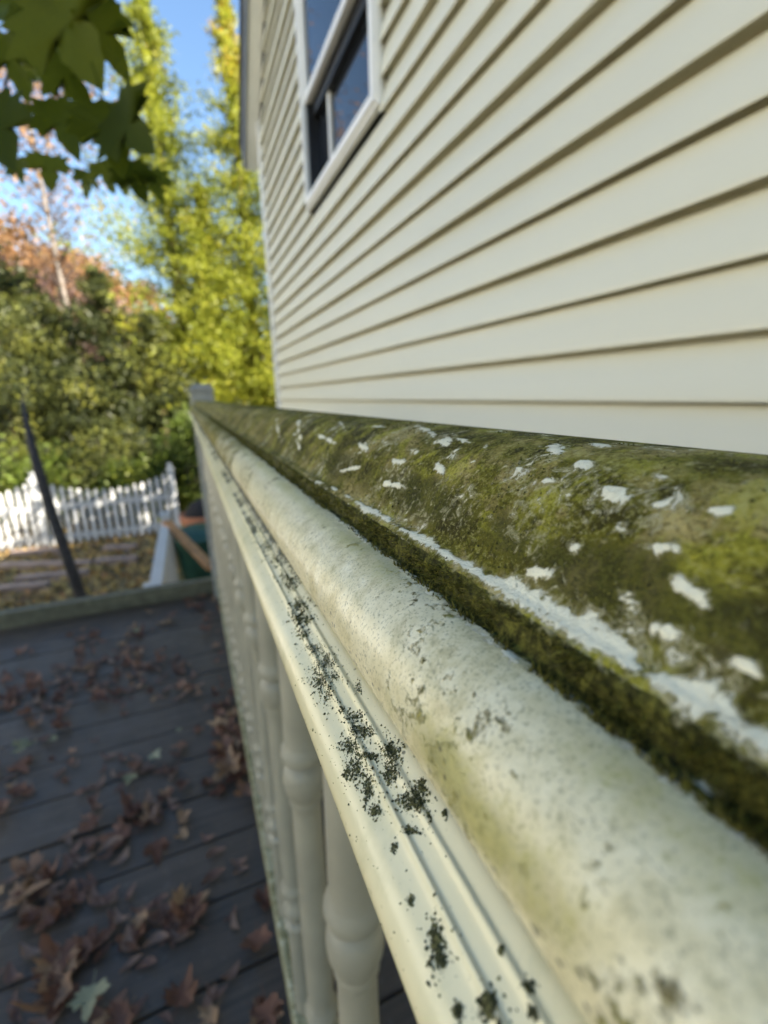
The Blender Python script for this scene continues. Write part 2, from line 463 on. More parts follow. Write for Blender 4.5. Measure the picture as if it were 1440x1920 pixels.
# ------------------------------------------------------------------ ground
GZ = -2.3
nx = 60
gx = np.sign(np.linspace(-1, 1, nx)) * np.abs(np.linspace(-1, 1, nx)) ** 3 * 500
G = np.stack(np.meshgrid(gx, gx, indexing='ij'), -1).reshape(-1, 2)
gz = GZ + 0.05 * (fbm(G[:, 0] * 0.6 + 50, G[:, 1] * 0.6 + 50, 3) - 0.5)
idx = np.arange(nx * nx).reshape(nx, nx)
quads = lambda i: np.stack([i[:-1, :-1], i[1:, :-1], i[1:, 1:], i[:-1, 1:]], -1).reshape(-1, 4)
g = ob('ground', me_np('ground', np.column_stack([G, gz]), quads(idx), MAT_GROUND, True))
tag(g, kind='structure')

# ------------------------------------------------------------------ house
XW = 0.775
house = empty('house', (XW, 0, -2.3))
tag(house, 'house wall clad in cream horizontal vinyl siding with a window, right of the railing', 'house')
def hob(name, me, **k):
    o = ob(name, me, house, **k)
    o.matrix_parent_inverse = Matrix.Translation((-XW, 0, 2.3))
    return o
EY, EZ, RY = 4.19, 2.06, 0.15                 # eave end of the gable and ridge
NY = 2 * RY - EY
def rake_y(z): return EY if z < EZ else EY - (z - EZ)
WY0, WY1, WZ0, WZ1, WZM = 1.80, 2.82, 1.035, 2.06, 1.50
# siding boards: the butt stands proud, the face leans back; every other lap is a little deeper
def siding_mesh(depth, slot):
    P = [(0.060, 0.0105), (0.0022, 0.0100), (0.0020, 0.0012), (0.0013, 0.0), (0.0003, 0.0010), (0.0, 0.0035), (0.0006, 0.012),
         (depth * 0.45, 0.055), (depth * 0.88, 0.0925 - slot), (depth * 0.95, 0.0985 - slot), (depth + 0.006, 0.1005 - slot), (depth + 0.030, 0.1015 - slot), (depth + 0.032, 0.118)]
    ys = [0, 1]
    v = [(x, y, z) for y in ys for x, z in P]; n = len(P)
    f = [(i, i + n, i + n + 1, i + 1) for i in range(n - 1)]
    me = bpy.data.meshes.new('siding_board'); me.from_pydata(v, [], f); me.update()
    me.polygons.foreach_set('use_smooth', np.ones(len(me.polygons), dtype=bool))
    me.materials.append(MAT_SIDING)
    return me
SM = [siding_mesh(0.0270, 0.0045), siding_mesh(0.0215, 0.0022)]
zb = -0.021 - 12 * 0.1016
k = 0
while zb < 6.0:
    yt = rake_y(zb + 0.10) - (0.03 if zb < EZ else 0.0); yb = 2 * RY - rake_y(zb + 0.10)
    spans = [(yb, yt)]
    if zb + 0.1016 > WZ0 and zb < WZ1: spans = [(yb, WY0 - 0.004), (WY1 + 0.004, yt)]
    for a, b in spans:
        if b - a > 0.02:
            hob('siding_board', SM[k % 2], loc=(XW + random.uniform(-.0006, .0006), a, zb + random.uniform(-.0008, .0008)),
                scale=(1, b - a, 1))
    zb += 0.1016; k += 1
# backing wall, other walls, roof
m = MB()
bx = XW + 0.11
m.add([(bx, EY, -2.3), (bx, NY, -2.3), (bx, NY, EZ), (bx, RY, EZ + EY - RY), (bx, EY, EZ),
       (7.5, EY, -2.3), (7.5, NY, -2.3), (7.5, NY, EZ), (7.5, RY, EZ + EY - RY), (7.5, EY, EZ)],
      [(0, 1, 2, 3, 4), (9, 8, 7, 6, 5), (0, 4, 9, 5), (1, 6, 7, 2)])
wall = m.build('wall', MAT_SIDING); wall.parent = house; wall.matrix_parent_inverse = Matrix.Translation((-XW, 0, 2.3))
def hbuild(mb, name, mat, **k):
    o = mb.build(name, mat, **k); o.parent = house; o.matrix_parent_inverse = Matrix.Translation((-XW, 0, 2.3)); return o
OH = 0.105
for sgn, nm in ((1, 'roof'), (-1, 'roof')):
    m = MB()
    y0 = RY + sgn * (EY - RY + 0.22); z0 = EZ - 0.22
    zr = EZ + (EY - RY)
    for o0, o1 in ((0.12, 0.17),):
        m.add([(XW - OH - .02, y0, z0 + o0), (7.6, y0, z0 + o0), (7.6, RY, zr + o0), (XW - OH - .02, RY, zr + o0),
               (XW - OH - .02, y0, z0 + o1), (7.6, y0, z0 + o1), (7.6, RY, zr + o1), (XW - OH - .02, RY, zr + o1)],
              [(0, 1, 2, 3), (4, 7, 6, 5), (0, 4, 5, 1), (0, 3, 7, 4), (1, 5, 6, 2), (3, 2, 6, 7)])
    hbuild(m, 'roof', MAT_ROOF)
    m = MB()                                    # rake fascia board
    m.add([(XW - OH, y0, z0 - 0.03), (XW - OH, RY, zr - 0.03), (XW - OH, RY, zr + 0.118), (XW - OH, y0, z0 + 0.118),
           (XW - OH + .02, y0, z0 - 0.03), (XW - OH + .02, RY, zr - 0.03), (XW - OH + .02, RY, zr + 0.118), (XW - OH + .02, y0, z0 + 0.118)],
          [(0, 1, 2, 3), (4, 7, 6, 5), (0, 3, 7, 4), (0, 4, 5, 1), (3, 2, 6, 7), (1, 5, 6, 2)])
    hbuild(m, 'rake_board', MAT_FASCIA)
    m = MB()                                    # soffit strip
    m.add([(XW - OH + .022, y0, z0 - 0.01), (XW + .013, y0, z0 - 0.01), (XW + .013, RY, zr - 0.01), (XW - OH + .022, RY, zr - 0.01),
           (XW - OH + .022, y0, z0 + 0.01), (XW + .013, y0, z0 + 0.01), (XW + .013, RY, zr + 0.01), (XW - OH + .022, RY, zr + 0.01)],
          [(0, 1, 2, 3), (4, 7, 6, 5), (0, 4, 5, 1), (0, 3, 7, 4), (1, 5, 6, 2), (3, 2, 6, 7)])
    hbuild(m, 'soffit', MAT_TRIM)
m = MB(); m.box(XW - 0.012, XW + 0.12, EY - 0.028, EY + 0.035, -2.3, EZ + 0.02)
hbuild(m, 'corner_trim', MAT_TRIM, bevel=0.004)
# the window: white outer frame, upper sash proud, dark lower opening with its glass set back
fx0, fx1 = XW - 0.022, XW + 0.03
m = MB()
m.box(fx0, fx1, WY0, WY0 + 0.035, WZ0, WZ1)
m.box(fx0, fx1, WY1 - 0.035, WY1, WZ0, WZ1)
m.box(fx0 + .001, fx1, WY0 + 0.036, WY1 - 0.036, WZ0 + .001, WZ0 + 0.035)
m.box(fx0 + .001, fx1, WY0 + 0.036, WY1 - 0.036, WZ1 - 0.035, WZ1 - .001)
win = hbuild(m, 'window', MAT_TRIM, bevel=0.003)
def wpart(mb, name, mat, **k):
    o = mb.build(name, mat, **k); o.parent = win; return o
m = MB()                                        # receiving channel round the frame
for a in ((XW - .010, XW + .012, WY0 - .016, WY0 - .001, WZ0 - .016, WZ1 + .016), (XW - .010, XW + .012, WY1 + .001, WY1 + .016, WZ0 - .016, WZ1 + .016),
          (XW - .010, XW + .012, WY0, WY1, WZ0 - .016, WZ0 - .001), (XW - .010, XW + .012, WY0, WY1, WZ1 + .001, WZ1 + .016)): m.box(*a)
wpart(m, 'channel_trim', MAT_TRIM)
m = MB()                                        # upper sash
ux0, ux1 = XW - 0.008, XW + 0.022
m.box(ux0, ux1, WY0 + .037, WY0 + .080, WZM, WZ1 - .037); m.box(ux0, ux1, WY1 - .080, WY1 - .037, WZM, WZ1 - .037)
m.box(ux0 - .002, ux1, WY0 + .081, WY1 - .081, WZM, WZM + .035); m.box(ux0, ux1, WY0 + .081, WY1 - .081, WZ1 - .075, WZ1 - .037)
wpart(m, 'upper_sash', MAT_TRIM, bevel=0.002)
m = MB(); m.box(XW + .006, XW + .010, WY0 + .081, WY1 - .081, WZM + .036, WZ1 - .076); wpart(m, 'pane', MAT_GLASS)
m = MB()                                        # dark lower frame
dx0, dx1 = XW + 0.0, XW + 0.085
m.box(dx0, dx1, WY0 + .0365, WY0 + .060, WZ0 + .036, WZM - .001); m.box(dx0, dx1, WY1 - .060, WY1 - .0365, WZ0 + .036, WZM - .001)
m.box(dx0 + .03, dx1, WY0 + .061, WY1 - .061, WZM - .06, WZM - .001); m.box(dx0 + .03, dx1, WY0 + .061, WY1 - .061, WZ0 + .037, WZ0 + .06)
wpart(m, 'lower_frame', MAT_DARKFRAME, bevel=0.002)
m = MB(); m.box(XW + .060, XW + .064, WY0 + .061, WY1 - .061, WZ0 + .061, WZM - .061); wpart(m, 'pane', MAT_GLASS)
m = MB(); m.box(XW + .046, XW + .058, WY1 - .30, WY1 - .27, WZ0 + .061, WZM - .061); wpart(m, 'mullion', MAT_TRIM)

# ------------------------------------------------------------------ deck
deck = empty('deck', (0, 0.7, -1))
tag(deck, kind='structure')
BW = 0.1424
m = MB(); m.box(-3.2, 0.77, 0, BW - 0.0055, -0.036, 0)
DM = m.mesh('deck_board', MAT_DECK, bevel=0.0035)
y = 0.641 - 14 * BW + 0.003
while y < 2.42:
    o = ob('deck_board', DM, deck, loc=(random.uniform(-.02, 0), y - 0.7, random.uniform(-.0025, .0015)), rot=(random.uniform(-.006, .006), 0, 0))
    y += BW
DECK_END = y
m = MB(); m.box(-3.2, 0.76, DECK_END + .002, DECK_END + 0.04, -1.24, -1.037)
o = m.build('rim_joist', MAT_FARRAIL); o.parent = deck; o.matrix_parent_inverse = Matrix.Translation((0, -0.7, 1))
for jx in (-3.0, -2.5, -2.0, -1.5, -1.0, -0.5, 0.0, 0.5):
    m = MB(); m.box(jx - .02, jx + .02, -1.3, DECK_END, -1.24, -1.041)
    o = m.build('joist', MAT_FARRAIL); o.parent = deck; o.matrix_parent_inverse = Matrix.Translation((0, -0.7, 1))
for jx in (-2.9, 0.6):
    m = MB(); m.box(jx - .05, jx + .05, DECK_END - .12, DECK_END - .02, GZ - .1, -1.242)
    o = m.build('support_post', MAT_FARRAIL); o.parent = deck; o.matrix_parent_inverse = Matrix.Translation((0, -0.7, 1))

# ------------------------------------------------------------------ the railing
XC = 0.060
rail = empty('porch_railing', (XC, 0, -1))
tag(rail, 'weathered cream vinyl railing with mossy handrail and turned balusters beside the house', 'railing')
def rob(o):
    o.parent = rail; o.matrix_parent_inverse = Matrix.Translation((-XC, 0, 1)); return o

def catmull(P, per):
    P = [np.array(p, float) for p in P]; out = []
    Q = [2 * P[0] - P[1]] + P + [2 * P[-1] - P[-2]]
    for i in range(1, len(Q) - 2):
        for j in range(per):
            t = j / per
            a, b, c, d = Q[i - 1], Q[i], Q[i + 1], Q[i + 2]
            out.append(0.5 * ((2 * b) + (c - a) * t + (2 * a - 5 * b + 4 * c - d) * t * t + (3 * b - a - 3 * c + d) * t ** 3))
    out.append(P[-1]); return out
def resample(P, ds):
    P = np.array(P); L = np.r_[0, np.cumsum(np.hypot(*np.diff(P, axis=0).T))]
    n = max(2, int(L[-1] / ds)); q = np.linspace(0, L[-1], n)
    return np.column_stack([np.interp(q, L, P[:, 0]), np.interp(q, L, P[:, 1])]), q
dome = [(.060, -.0076), (.055, -.0079), (.050, -.0090), (.0455, -.0114), (.0420, -.0146), (.0395, -.0180), (.0376, -.0208),
        (.0364, -.0228), (.0352, -.0240), (.0342, -.0243), (.0334, -.0250), (.0329, -.0265), (.0326, -.0282), (.0321, -.0291)]
bead = [(.030 + .010 * math.cos(math.radians(t)), -.0387 + .010 * math.sin(math.radians(t))) for t in range(84, 252, 8)]
half = catmull(dome, 6) + bead + [(.0285, -.0489), (.033, -.0490)]
PH, SH = resample(half, 0.00055)
# arc-length landmarks
def s_at(P, S, x, z): return S[np.argmin((P[:, 0] - x) ** 2 + (P[:, 1] - z) ** 2)]
S_VAL = s_at(PH, SH, .0364, -.0228); S_LIP = s_at(PH, SH, .0338, -.0246); S_GUT = s_at(PH, SH, .0321, -.0291)
S_BEAD = s_at(PH, SH, .0200, -.0387)
def rows(y0, y1):
    ys = [y0]
    while ys[-1] < y1:
        d = 0.0006 if -0.02 < ys[-1] < 0.09 else (abs(ys[-1]) * 0.0065 if ys[-1] > 0 else 0.02)
        ys.append(ys[-1] + max(d, 0.0006))
    ys[-1] = y1
    return np.array(ys)
def hit(P, S, px, py):
    """surface point (arc length, Y) of a profile seen at a pixel"""
    r = ray(px, py); k_ = r[2] / r[0]
    e = P[:, 1] - k_ * P[:, 0]
    c = np.where(np.sign(e[:-1]) != np.sign(e[1:]))[0]
    if len(c) == 0: i = int(np.argmin(np.abs(e)))
    else: i = int(c[np.argmin(P[c, 0])])
    j = min(i + 1, len(P) - 1); den = e[j] - e[i]
    t = float(np.clip(-e[i] / den, 0, 1)) if abs(den) > 1e-12 else 0.0
    return S[i] + (S[j] - S[i]) * t, (P[i, 0] + (P[j, 0] - P[i, 0]) * t) / r[0]

Y0, Y1 = -1.2, 2.312
YR = rows(Y0, Y1)
ns, nyr = len(PH), len(YR)
SS, YY = np.meshgrid(SH, YR, indexing='ij')
def nz(sc_, o=4, a=0, b=0): return fbm(SS * sc_ + 100 + a, YY * sc_ + 100 + b, o)
sm = lambda x, a, b: np.clip((x - a) / (b - a), 0, 1) ** 2 * (3 - 2 * np.clip((x - a) / (b - a), 0, 1))
# algae film: strong on the dome, thin on the bead; stronger far away
dome_m = 1 - sm(SS, S_LIP - .001, S_LIP + .002)
algae = dome_m * (0.92 + 0.5 * (nz(45, 3) - 0.5)) + (1 - dome_m) * (0.10 + 0.42 * nz(55, 4, 300) + 0.55 * sm(YY, 0.12, 0.5) * (nz(25, 3, 7) + 0.35) * 0.8)
under = sm(SS, S_BEAD + .003, S_BEAD + .010)
algae = np.maximum(algae, under * (0.40 + 0.25 * nz(90, 3, 310)))
# moss in the step and gutter, breaking over the lip in places
st = sm(SS, S_LIP - .0006, S_LIP + .0012) * (1 - sm(SS, S_GUT + .0002, S_GUT + .0026))
moss = st * (1.0 + 0.5 * (nz(160, 3, 3) - 0.5))
# yellow-green bloom along the top of the bead
bloom = np.exp(-((SS - S_GUT - .004) / .0045) ** 2) * (0.55 + 1.2 * (nz(60, 3, 31) - 0.5)) + \
        np.exp(-((SS - S_BEAD + .001) / .007) ** 2) * 2.2 * (nz(95, 4, 57) - 0.26) * (1 - sm(YY, 0.03, 0.07))
speck = sm(SS, S_BEAD - .006, S_BEAD + .004) * (0.5 + nz(60, 3, 91) - 0.3)
# damp dark algae low on the dome, lime bloom high on it close up
damp = dome_m * np.exp(-((SS - (S_VAL - .0045)) / .0060) ** 2) * (0.35 + 0.95 * nz(40, 3, 15)) * (1 - 0.5 * sm(YY, .08, .3))
limey = dome_m * np.exp(-((SS - .0105) / .0055) ** 2) * (1 - sm(YY, .045, .085)) * (0.15 + 1.1 * nz(45, 3, 140)) + dome_m * .28 * nz(30, 3, 170)
# flakes of white film: individual patches measured on the surface, the lip band, small random ones
flake = np.zeros_like(SS)
PATCH = [(1030, 838, 30, 13), (812, 815, 62, 11), (860, 825, 25, 6), (745, 911, 40, 12), (755, 866, 34, 9), (825, 880, 22, 9), (1092, 872, 30, 10),
         (970, 881, 10, 5), (1128, 835, 12, 4), (1165, 985, 14, 9), (1230, 1027, 14, 9), (1240, 898, 22, 7), (1240, 948, 22, 5), (1250, 1182, 22, 16),
         (680, 838, 26, 9), (655, 880, 30, 8), (610, 822, 26, 6), (560, 798, 26, 6), (700, 800, 20, 6), (520, 800, 22, 6), (600, 905, 16, 6), (690, 955, 22, 6),
         (560, 835, 18, 5), (640, 795, 18, 4), (1405, 1255, 40, 30), (1080, 1028, 10, 7), (1300, 1110, 16, 9), (1325, 1480, 40, 22), (885, 868, 10, 4), (925, 968, 8, 4),
         (1350, 960, 12, 6), (1020, 905, 8, 4), (1150, 925, 8, 4), (780, 850, 12, 5), (910, 840, 8, 4), (1180, 1130, 8, 6), (1010, 1075, 7, 5)]
for px, py, wx, wy in PATCH:
    s0, y0 = hit(PH, SH, px, py)
    s1, y1 = hit(PH, SH, px + wx, py); s2, y2 = hit(PH, SH, px, py + wy)
    # half sizes along the rail and across it
    ry_ = max(abs(y1 - y0) * 0.5 + abs(y2 - y0) * 0.35, .0010); rs_ = max(abs(s2 - s0) * 0.7, abs(s1 - s0) * 0.3, .0008)
    ry_ = min(ry_, 0.25 * y0 + .002); rs_ = min(rs_, .007)
    near_ = (np.abs(YY - y0) < ry_ * 4)
    wob = (fbm(SS * 420 + px % 50 + YY * 160, YY * 190 - SS * 120 + py % 40, 4, .6) - 0.5) * 2.6
    tw_ = ((px * 7 + py * 3) % 11 - 5) * .06
    d = np.hypot((SS - s0 - tw_ * (YY - y0)) / (rs_ * (.6 + (px % 5) * .13)), (YY - y0) / (ry_ * (.8 + (py % 4) * .2)))
    flake = np.maximum(flake, np.clip(0.95 - 0.45 * d + wob * 0.7, 0, 1.0) * (d < 2.4))
# lip band: white rim, wide and continuous close up, breaking up with distance
lipw = np.interp(YR, [-1, 0.0, 0.02, 0.035, 0.045, 0.055, 0.07, 0.085, 0.1, 0.13, 0.2], [0.0013, 0.0013, 0.0014, 0.0013, 0.0011, 0.0009, 0.0007, 0.0006, 0.0005, 0.0002, 0])
lw = lipw[None, :] * (-0.15 + 2.3 * fbm(SS * 90 + 3.3, YY * 260 + 40, 4))
lip = np.exp(-((SS - (S_LIP - .0008 - lw * 0.55)) / np.maximum(lw, 5e-5)) ** 2 * 0.7)
flake = np.maximum(flake, lip * 0.80 * (lw > .0004))
# a white rim where the bead meets the gutter moss
rim = np.exp(-((SS - S_GUT - .0018 - .0012 * (nz(120, 3, 5) - .5)) / .0009) ** 2) * (0.30 + 0.75 * (nz(110, 3, 77)))
flake = np.maximum(flake, rim * 0.72 * (1 - sm(YY, 0.09, 0.25)))
flake = np.maximum(flake, dome_m * (nz(130, 4, 200) - 0.34) * 0.8)
# real relief: thickness of film and moss pushes the skin out along the profile normal
T = np.gradient(PH, axis=0); T /= np.linalg.norm(T, axis=1)[:, None]
NRM = np.column_stack([T[:, 1], -T[:, 0]])
disp = 0.00022 * sm(flake, .44, .56) + 0.0007 * np.clip(moss, 0, 1) * nz(420, 4, 9) + 0.0002 * (nz(90, 4, 44) - .5) * np.clip(algae, 0, 1) + 0.0002 * (nz(6, 2, 60) - 0.5)
if NRM[0, 1] < 0: NRM = -NRM
VX = PH[:, 0, None] + NRM[:, 0, None] * disp; VZ = PH[:, 1, None] + NRM[:, 1, None] * disp
V = np.stack([VX, YY, VZ], -1).reshape(-1, 3)
idx = np.arange(ns * nyr).reshape(ns, nyr)
F = quads(idx)
# far half of the rail, coarser mirror image
PM, SMh = resample(half, 0.0025); yc = YR[::6] if (nyr - 1) % 6 == 0 else np.r_[YR[::6], YR[-1]]
MS, MY = np.meshgrid(SMh, yc, indexing='ij')
V2 = np.stack([2 * XC - PM[:, 0, None] + 0 * MY, MY, PM[:, 1, None] + 0 * MY], -1).reshape(-1, 3)
V2[:, 2] -= 0.00004
i2 = np.arange(len(V2)).reshape(len(PM), len(yc)) + len(V)
F2 = quads(i2)[:, ::-1]
alg2 = np.where(MS < S_LIP, 0.95, 0.3).ravel(); z2 = np.zeros(len(V2))
at = dict(damp=np.r_[damp.ravel(), z2], limey=np.r_[limey.ravel(), z2], algae=np.r_[algae.ravel(), alg2], moss=np.r_[moss.ravel(), z2], bloom=np.r_[bloom.ravel(), z2 + .3], speck=np.r_[speck.ravel(), z2], flake=np.r_[flake.ravel(), z2])
hr = rob(ob('handrail', me_np('handrail', np.r_[V, V2], np.r_[F, F2], MAT_HANDRAIL, True, at)))
hr['label'] = 'rounded handrail top coated in algae, moss and flaking white film'

LCH = [(664, 1345, 16, 10), (680, 1370, 22, 12), (655, 1400, 20, 16), (668, 1440, 16, 24), (690, 1480, 10, 26), (702, 1520, 9, 14), (735, 1410, 18, 22), (733, 1450, 14, 20),
       (693, 1418, 20, 8), (775, 1500, 24, 20), (790, 1475, 10, 18), (770, 1557, 16, 7), (836, 1523, 7, 7), (818, 1765, 12, 30), (828, 1800, 10, 18), (990, 1850, 8, 8), (915, 1885, 14, 22),
       (940, 1780, 5, 8), (560, 1135, 16, 12), (575, 1160, 12, 10), (610, 1240, 22, 18), (600, 1275, 18, 18), (615, 1300, 12, 18), (590, 1215, 16, 12), (520, 1050, 14, 12), (545, 1095, 14, 12),
       (500, 1025, 12, 14), (535, 1080, 12, 10), (570, 1190, 12, 8), (625, 1268, 12, 10), (672, 1290, 8, 10), (640, 1330, 8, 6), (480, 990, 10, 10), (770, 1690, 5, 10), (738, 1590, 6, 8),
       (860, 1895, 8, 12), (1000, 1900, 6, 8), (805, 1530, 5, 5), (650, 1450, 8, 10), (560, 1160, 14, 16)]
# sub rail with two fine ribs
sub = [(.030, -.0484), (.0262, -.0485), (.0236, -.0490), (.0222, -.0499), (.0216, -.0503), (.02125, -.05005), (.0208, -.0508), (.0199, -.0515), (.0190, -.0521),
       (.01865, -.05175), (.0182, -.0527), (.0172, -.0536), (.0158, -.0547), (.0146, -.0562), (.0139, -.0582), (.0141, -.0602), (.0152, -.0620), (.0175, -.0632), (.022, -.0636), (.038, -.0636)]
PS, S2 = resample(catmull(sub, 5), 0.00045)
YS = rows(Y0, Y1)[::2]
A, B = np.meshgrid(S2, YS, indexing='ij')
s_mid = s_at(PS, S2, .0199, -.0515); s_r = s_at(PS, S2, .0236, -.0490)
far = sm(B, 0.05, 0.20)
grime = np.exp(-((A - s_mid) / .0026) ** 2) * (0.15 + 0.95 * (fbm(A * 70 + 9, B * 70 + 9, 4) - 0.25) * (0.35 + far)) + \
        np.exp(-((A - s_r) / .0022) ** 2) * (0.25 + 0.5 * far) + 0.35 * sm(B, .25, .9) * (fbm(A * 30, B * 30, 4))
for px, py, wx, wy in LCH:
    s0, y0 = hit(PS, S2, px, py); s1, y1 = hit(PS, S2, px, py + wy); s3, y3 = hit(PS, S2, px + wx, py)
    grime = np.maximum(grime, .62 * np.exp(-((A - s0) / max(abs(s3 - s0), abs(s1 - s0), .0008)) ** 2 - ((B - y0) / max(abs(y1 - y0), abs(y3 - y0), .0012)) ** 2))
V = np.stack([PS[:, 0, None] + 0 * B, B, PS[:, 1, None] + 0 * B], -1).reshape(-1, 3)
F = quads(np.arange(len(V)).reshape(len(PS), len(YS)))
Vm = V.copy(); Vm[:, 0] = 2 * XC - Vm[:, 0]; Vm[:, 2] -= .00003
sr = rob(ob('sub_rail', me_np('sub_rail', np.r_[V, Vm], np.r_[F, F[:, ::-1] + len(V)], MAT_SUBRAIL, True, dict(grime=np.r_[grime.ravel(), grime.ravel()]))))
sr['label'] = 'cream ribbed rail under the handrail, speckled with dark lichen'

# end piece of the sub rail bottom
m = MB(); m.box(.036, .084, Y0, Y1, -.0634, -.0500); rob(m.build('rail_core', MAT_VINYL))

# moss tufts: tiny blades standing in the step
def blades(cs, dirs, ln, wd, tint):
    n = len(cs); d = dirs / np.linalg.norm(dirs, axis=1)[:, None]
    r = RNG.normal(size=(n, 3)); side = np.cross(d, r); side /= np.linalg.norm(side, axis=1)[:, None]
    bend = RNG.normal(size=(n, 3)) * 0.25
    a = cs - side * wd[:, None]; b = cs + side * wd[:, None]; t = cs + (d + bend) * ln[:, None]
    mid_ = cs + (d + bend * .3) * ln[:, None] * .55
    c1 = mid_ + side * wd[:, None] * .8; c0 = mid_ - side * wd[:, None] * .8
    v = np.stack([a, b, c1, c0, t], 1).reshape(-1, 3)
    k = np.arange(n)[:, None] * 5
    f = np.r_[k + [0, 1, 2], k + [0, 2, 3], k + [3, 2, 4]]
    return v, f, np.repeat(tint, 5)
n = 30000
yy = 0.004 + RNG.random(n) ** 2.0 * 0.75
ss = S_LIP + .0006 + RNG.random(n) * (S_GUT + .0014 - S_LIP)
keep = fbm(ss * 500 + 5, yy * 260 + 5, 3) > 0.42
yy, ss = yy[keep], ss[keep]
px_ = np.interp(ss, SH, PH[:, 0]); pz_ = np.interp(ss, SH, PH[:, 1]); nx_ = np.interp(ss, SH, NRM[:, 0]); nz_ = np.interp(ss, SH, NRM[:, 1])
cs = np.column_stack([px_ - nx_ * .0001, yy, pz_ - nz_ * .0001])
dirs = np.column_stack([nx_ - .15, RNG.normal(0, .35, len(yy)), nz_ + .1]) + RNG.normal(0, .35, (len(yy), 3))
ln = RNG.uniform(.0005, .0014, len(yy)) * (0.5 + fbm(ss * 300, yy * 300, 3)); wd = RNG.uniform(.00008, .0002, len(yy))
v, f, t = blades(cs, dirs, ln, wd, RNG.beta(1.6, 2.2, len(yy)))
mo = rob(ob('moss', me_np('moss', v, f, MAT_MOSS, False, dict(tint=t)))); mo['kind'] = 'stuff'

# lichen crumbs on the sub rail, in the clumps the photo shows
cen = []; siz = []
for px, py, wx, wy in LCH:
    cnt = int(wx * wy * 0.95) + 8
    gx_, gy_ = RNG.normal(0, .55, cnt) * wx * (1 + (RNG.random(cnt) < .12) * 1.6), RNG.normal(0, .55, cnt) * wy * (1 + (RNG.random(cnt) < .12) * 1.6)
    for a, b in zip(gx_, gy_):
        s_, y_ = hit(PS, S2, px + a, py + b)
        if s_ < s_r + .0002 or y_ < 0: continue
        cen.append((np.interp(s_, S2, PS[:, 0]), y_, np.interp(s_, S2, PS[:, 1]))); siz.append((.00005 + .00020 * RNG.random() ** 2) * (1 + .7 * (y_ > .09)))
for i in range(900):                              # loose specks
    s_ = S2[int(RNG.integers(len(S2) // 5, int(len(S2) * .72)))]; y_ = .01 + .4 * RNG.random() ** 1.6
    cen.append((np.interp(s_, S2, PS[:, 0]), y_, np.interp(s_, S2, PS[:, 1]))); siz.append(RNG.uniform(.00004, .00016))
def crumbs(cen, siz, flat=0.7):
    base = np.array([(1, 0, 0), (-1, 0, 0), (0, 1, 0), (0, -1, 0), (0, 0, 1), (0, 0, -1)], float)
    fo = np.array([(0, 2, 4), (2, 1, 4), (1, 3, 4), (3, 0, 4), (2, 0, 5), (1, 2, 5), (3, 1, 5), (0, 3, 5)])
    cen = np.array(cen); siz = np.array(siz); n = len(cen)
    v = cen[:, None] + (base[None] * RNG.uniform(.5, 1.5, (n, 6, 1)) + RNG.normal(0, .25, (n, 6, 3))) * siz[:, None, None]
    return v.reshape(-1, 3), (np.arange(n)[:, None, None] * 6 + fo[None]).reshape(-1, 3), np.repeat(RNG.random(n), 6)
v, f, t = crumbs(cen, siz)
lc = rob(ob('lichen', me_np('lichen', v, f, MAT_LICHEN, False, dict(tint=t)))); lc['kind'] = 'stuff'

# gritty crust of algae grains on the dome
cen = []; siz = []
n = 26000
cy_ = .006 + RNG.random(n) ** 1.7 * .55; cs_ = RNG.random(n) * S_LIP
kp = (fbm(cs_ * 150 + 3, cy_ * 150 + 8, 4) > .52)
for s_, y_ in zip(cs_[kp], cy_[kp]):
    cen.append((np.interp(s_, SH, PH[:, 0]), y_, np.interp(s_, SH, PH[:, 1]))); siz.append((.00004 + .00016 * RNG.random() ** 2) * (1 + y_ * 3))
v, f, t = crumbs(cen, siz)
cr_ = rob(ob('algae_crust', me_np('algae_crust', v, f, MAT_MOSS, False, dict(tint=t * .8)))); cr_['kind'] = 'stuff'
# balusters
XB = 0.062
prof = [(.0135, -.0632), (.0135, -.16), (.0145, -.22), (.0155, -.285), (.0155, -.300), (.0165, -.303), (.0188, -.307), (.0195, -.312), (.0185, -.317), (.0120, -.3195),
        (.0118, -.3225), (.0165, -.326), (.0188, -.333), (.0193, -.341), (.0185, -.349), (.0165, -.356), (.0148, -.361), (.0150, -.363), (.0155, -.366), (.0142, -.369),
        (.0136, -.375), (.0140, -.45), (.0146, -.55), (.0140, -.62), (.0138, -.640), (.0150, -.643), (.0180, -.648), (.0182, -.653), (.0160, -.658), (.0120, -.661),
        (.0120, -.676), (.0165, -.681), (.0183, -.686), (.0183, -.691), (.0160, -.697), (.0120, -.701), (.0120, -.708), (.0160, -.711), (.0178, -.715), (.0175, -.720), (.0145, -.725),
        (.0136, -.730), (.0136, -.89)]
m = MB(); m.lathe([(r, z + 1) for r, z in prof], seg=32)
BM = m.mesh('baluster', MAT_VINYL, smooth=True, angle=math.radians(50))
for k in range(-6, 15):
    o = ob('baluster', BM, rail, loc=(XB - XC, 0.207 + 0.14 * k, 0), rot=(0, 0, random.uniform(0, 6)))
# lower rail
m = MB(); m.box(.043, .083, Y0, 2.312, -.972, -.888)
rob(m.build('bottom_rail', MAT_BOTRAIL, bevel=.004))
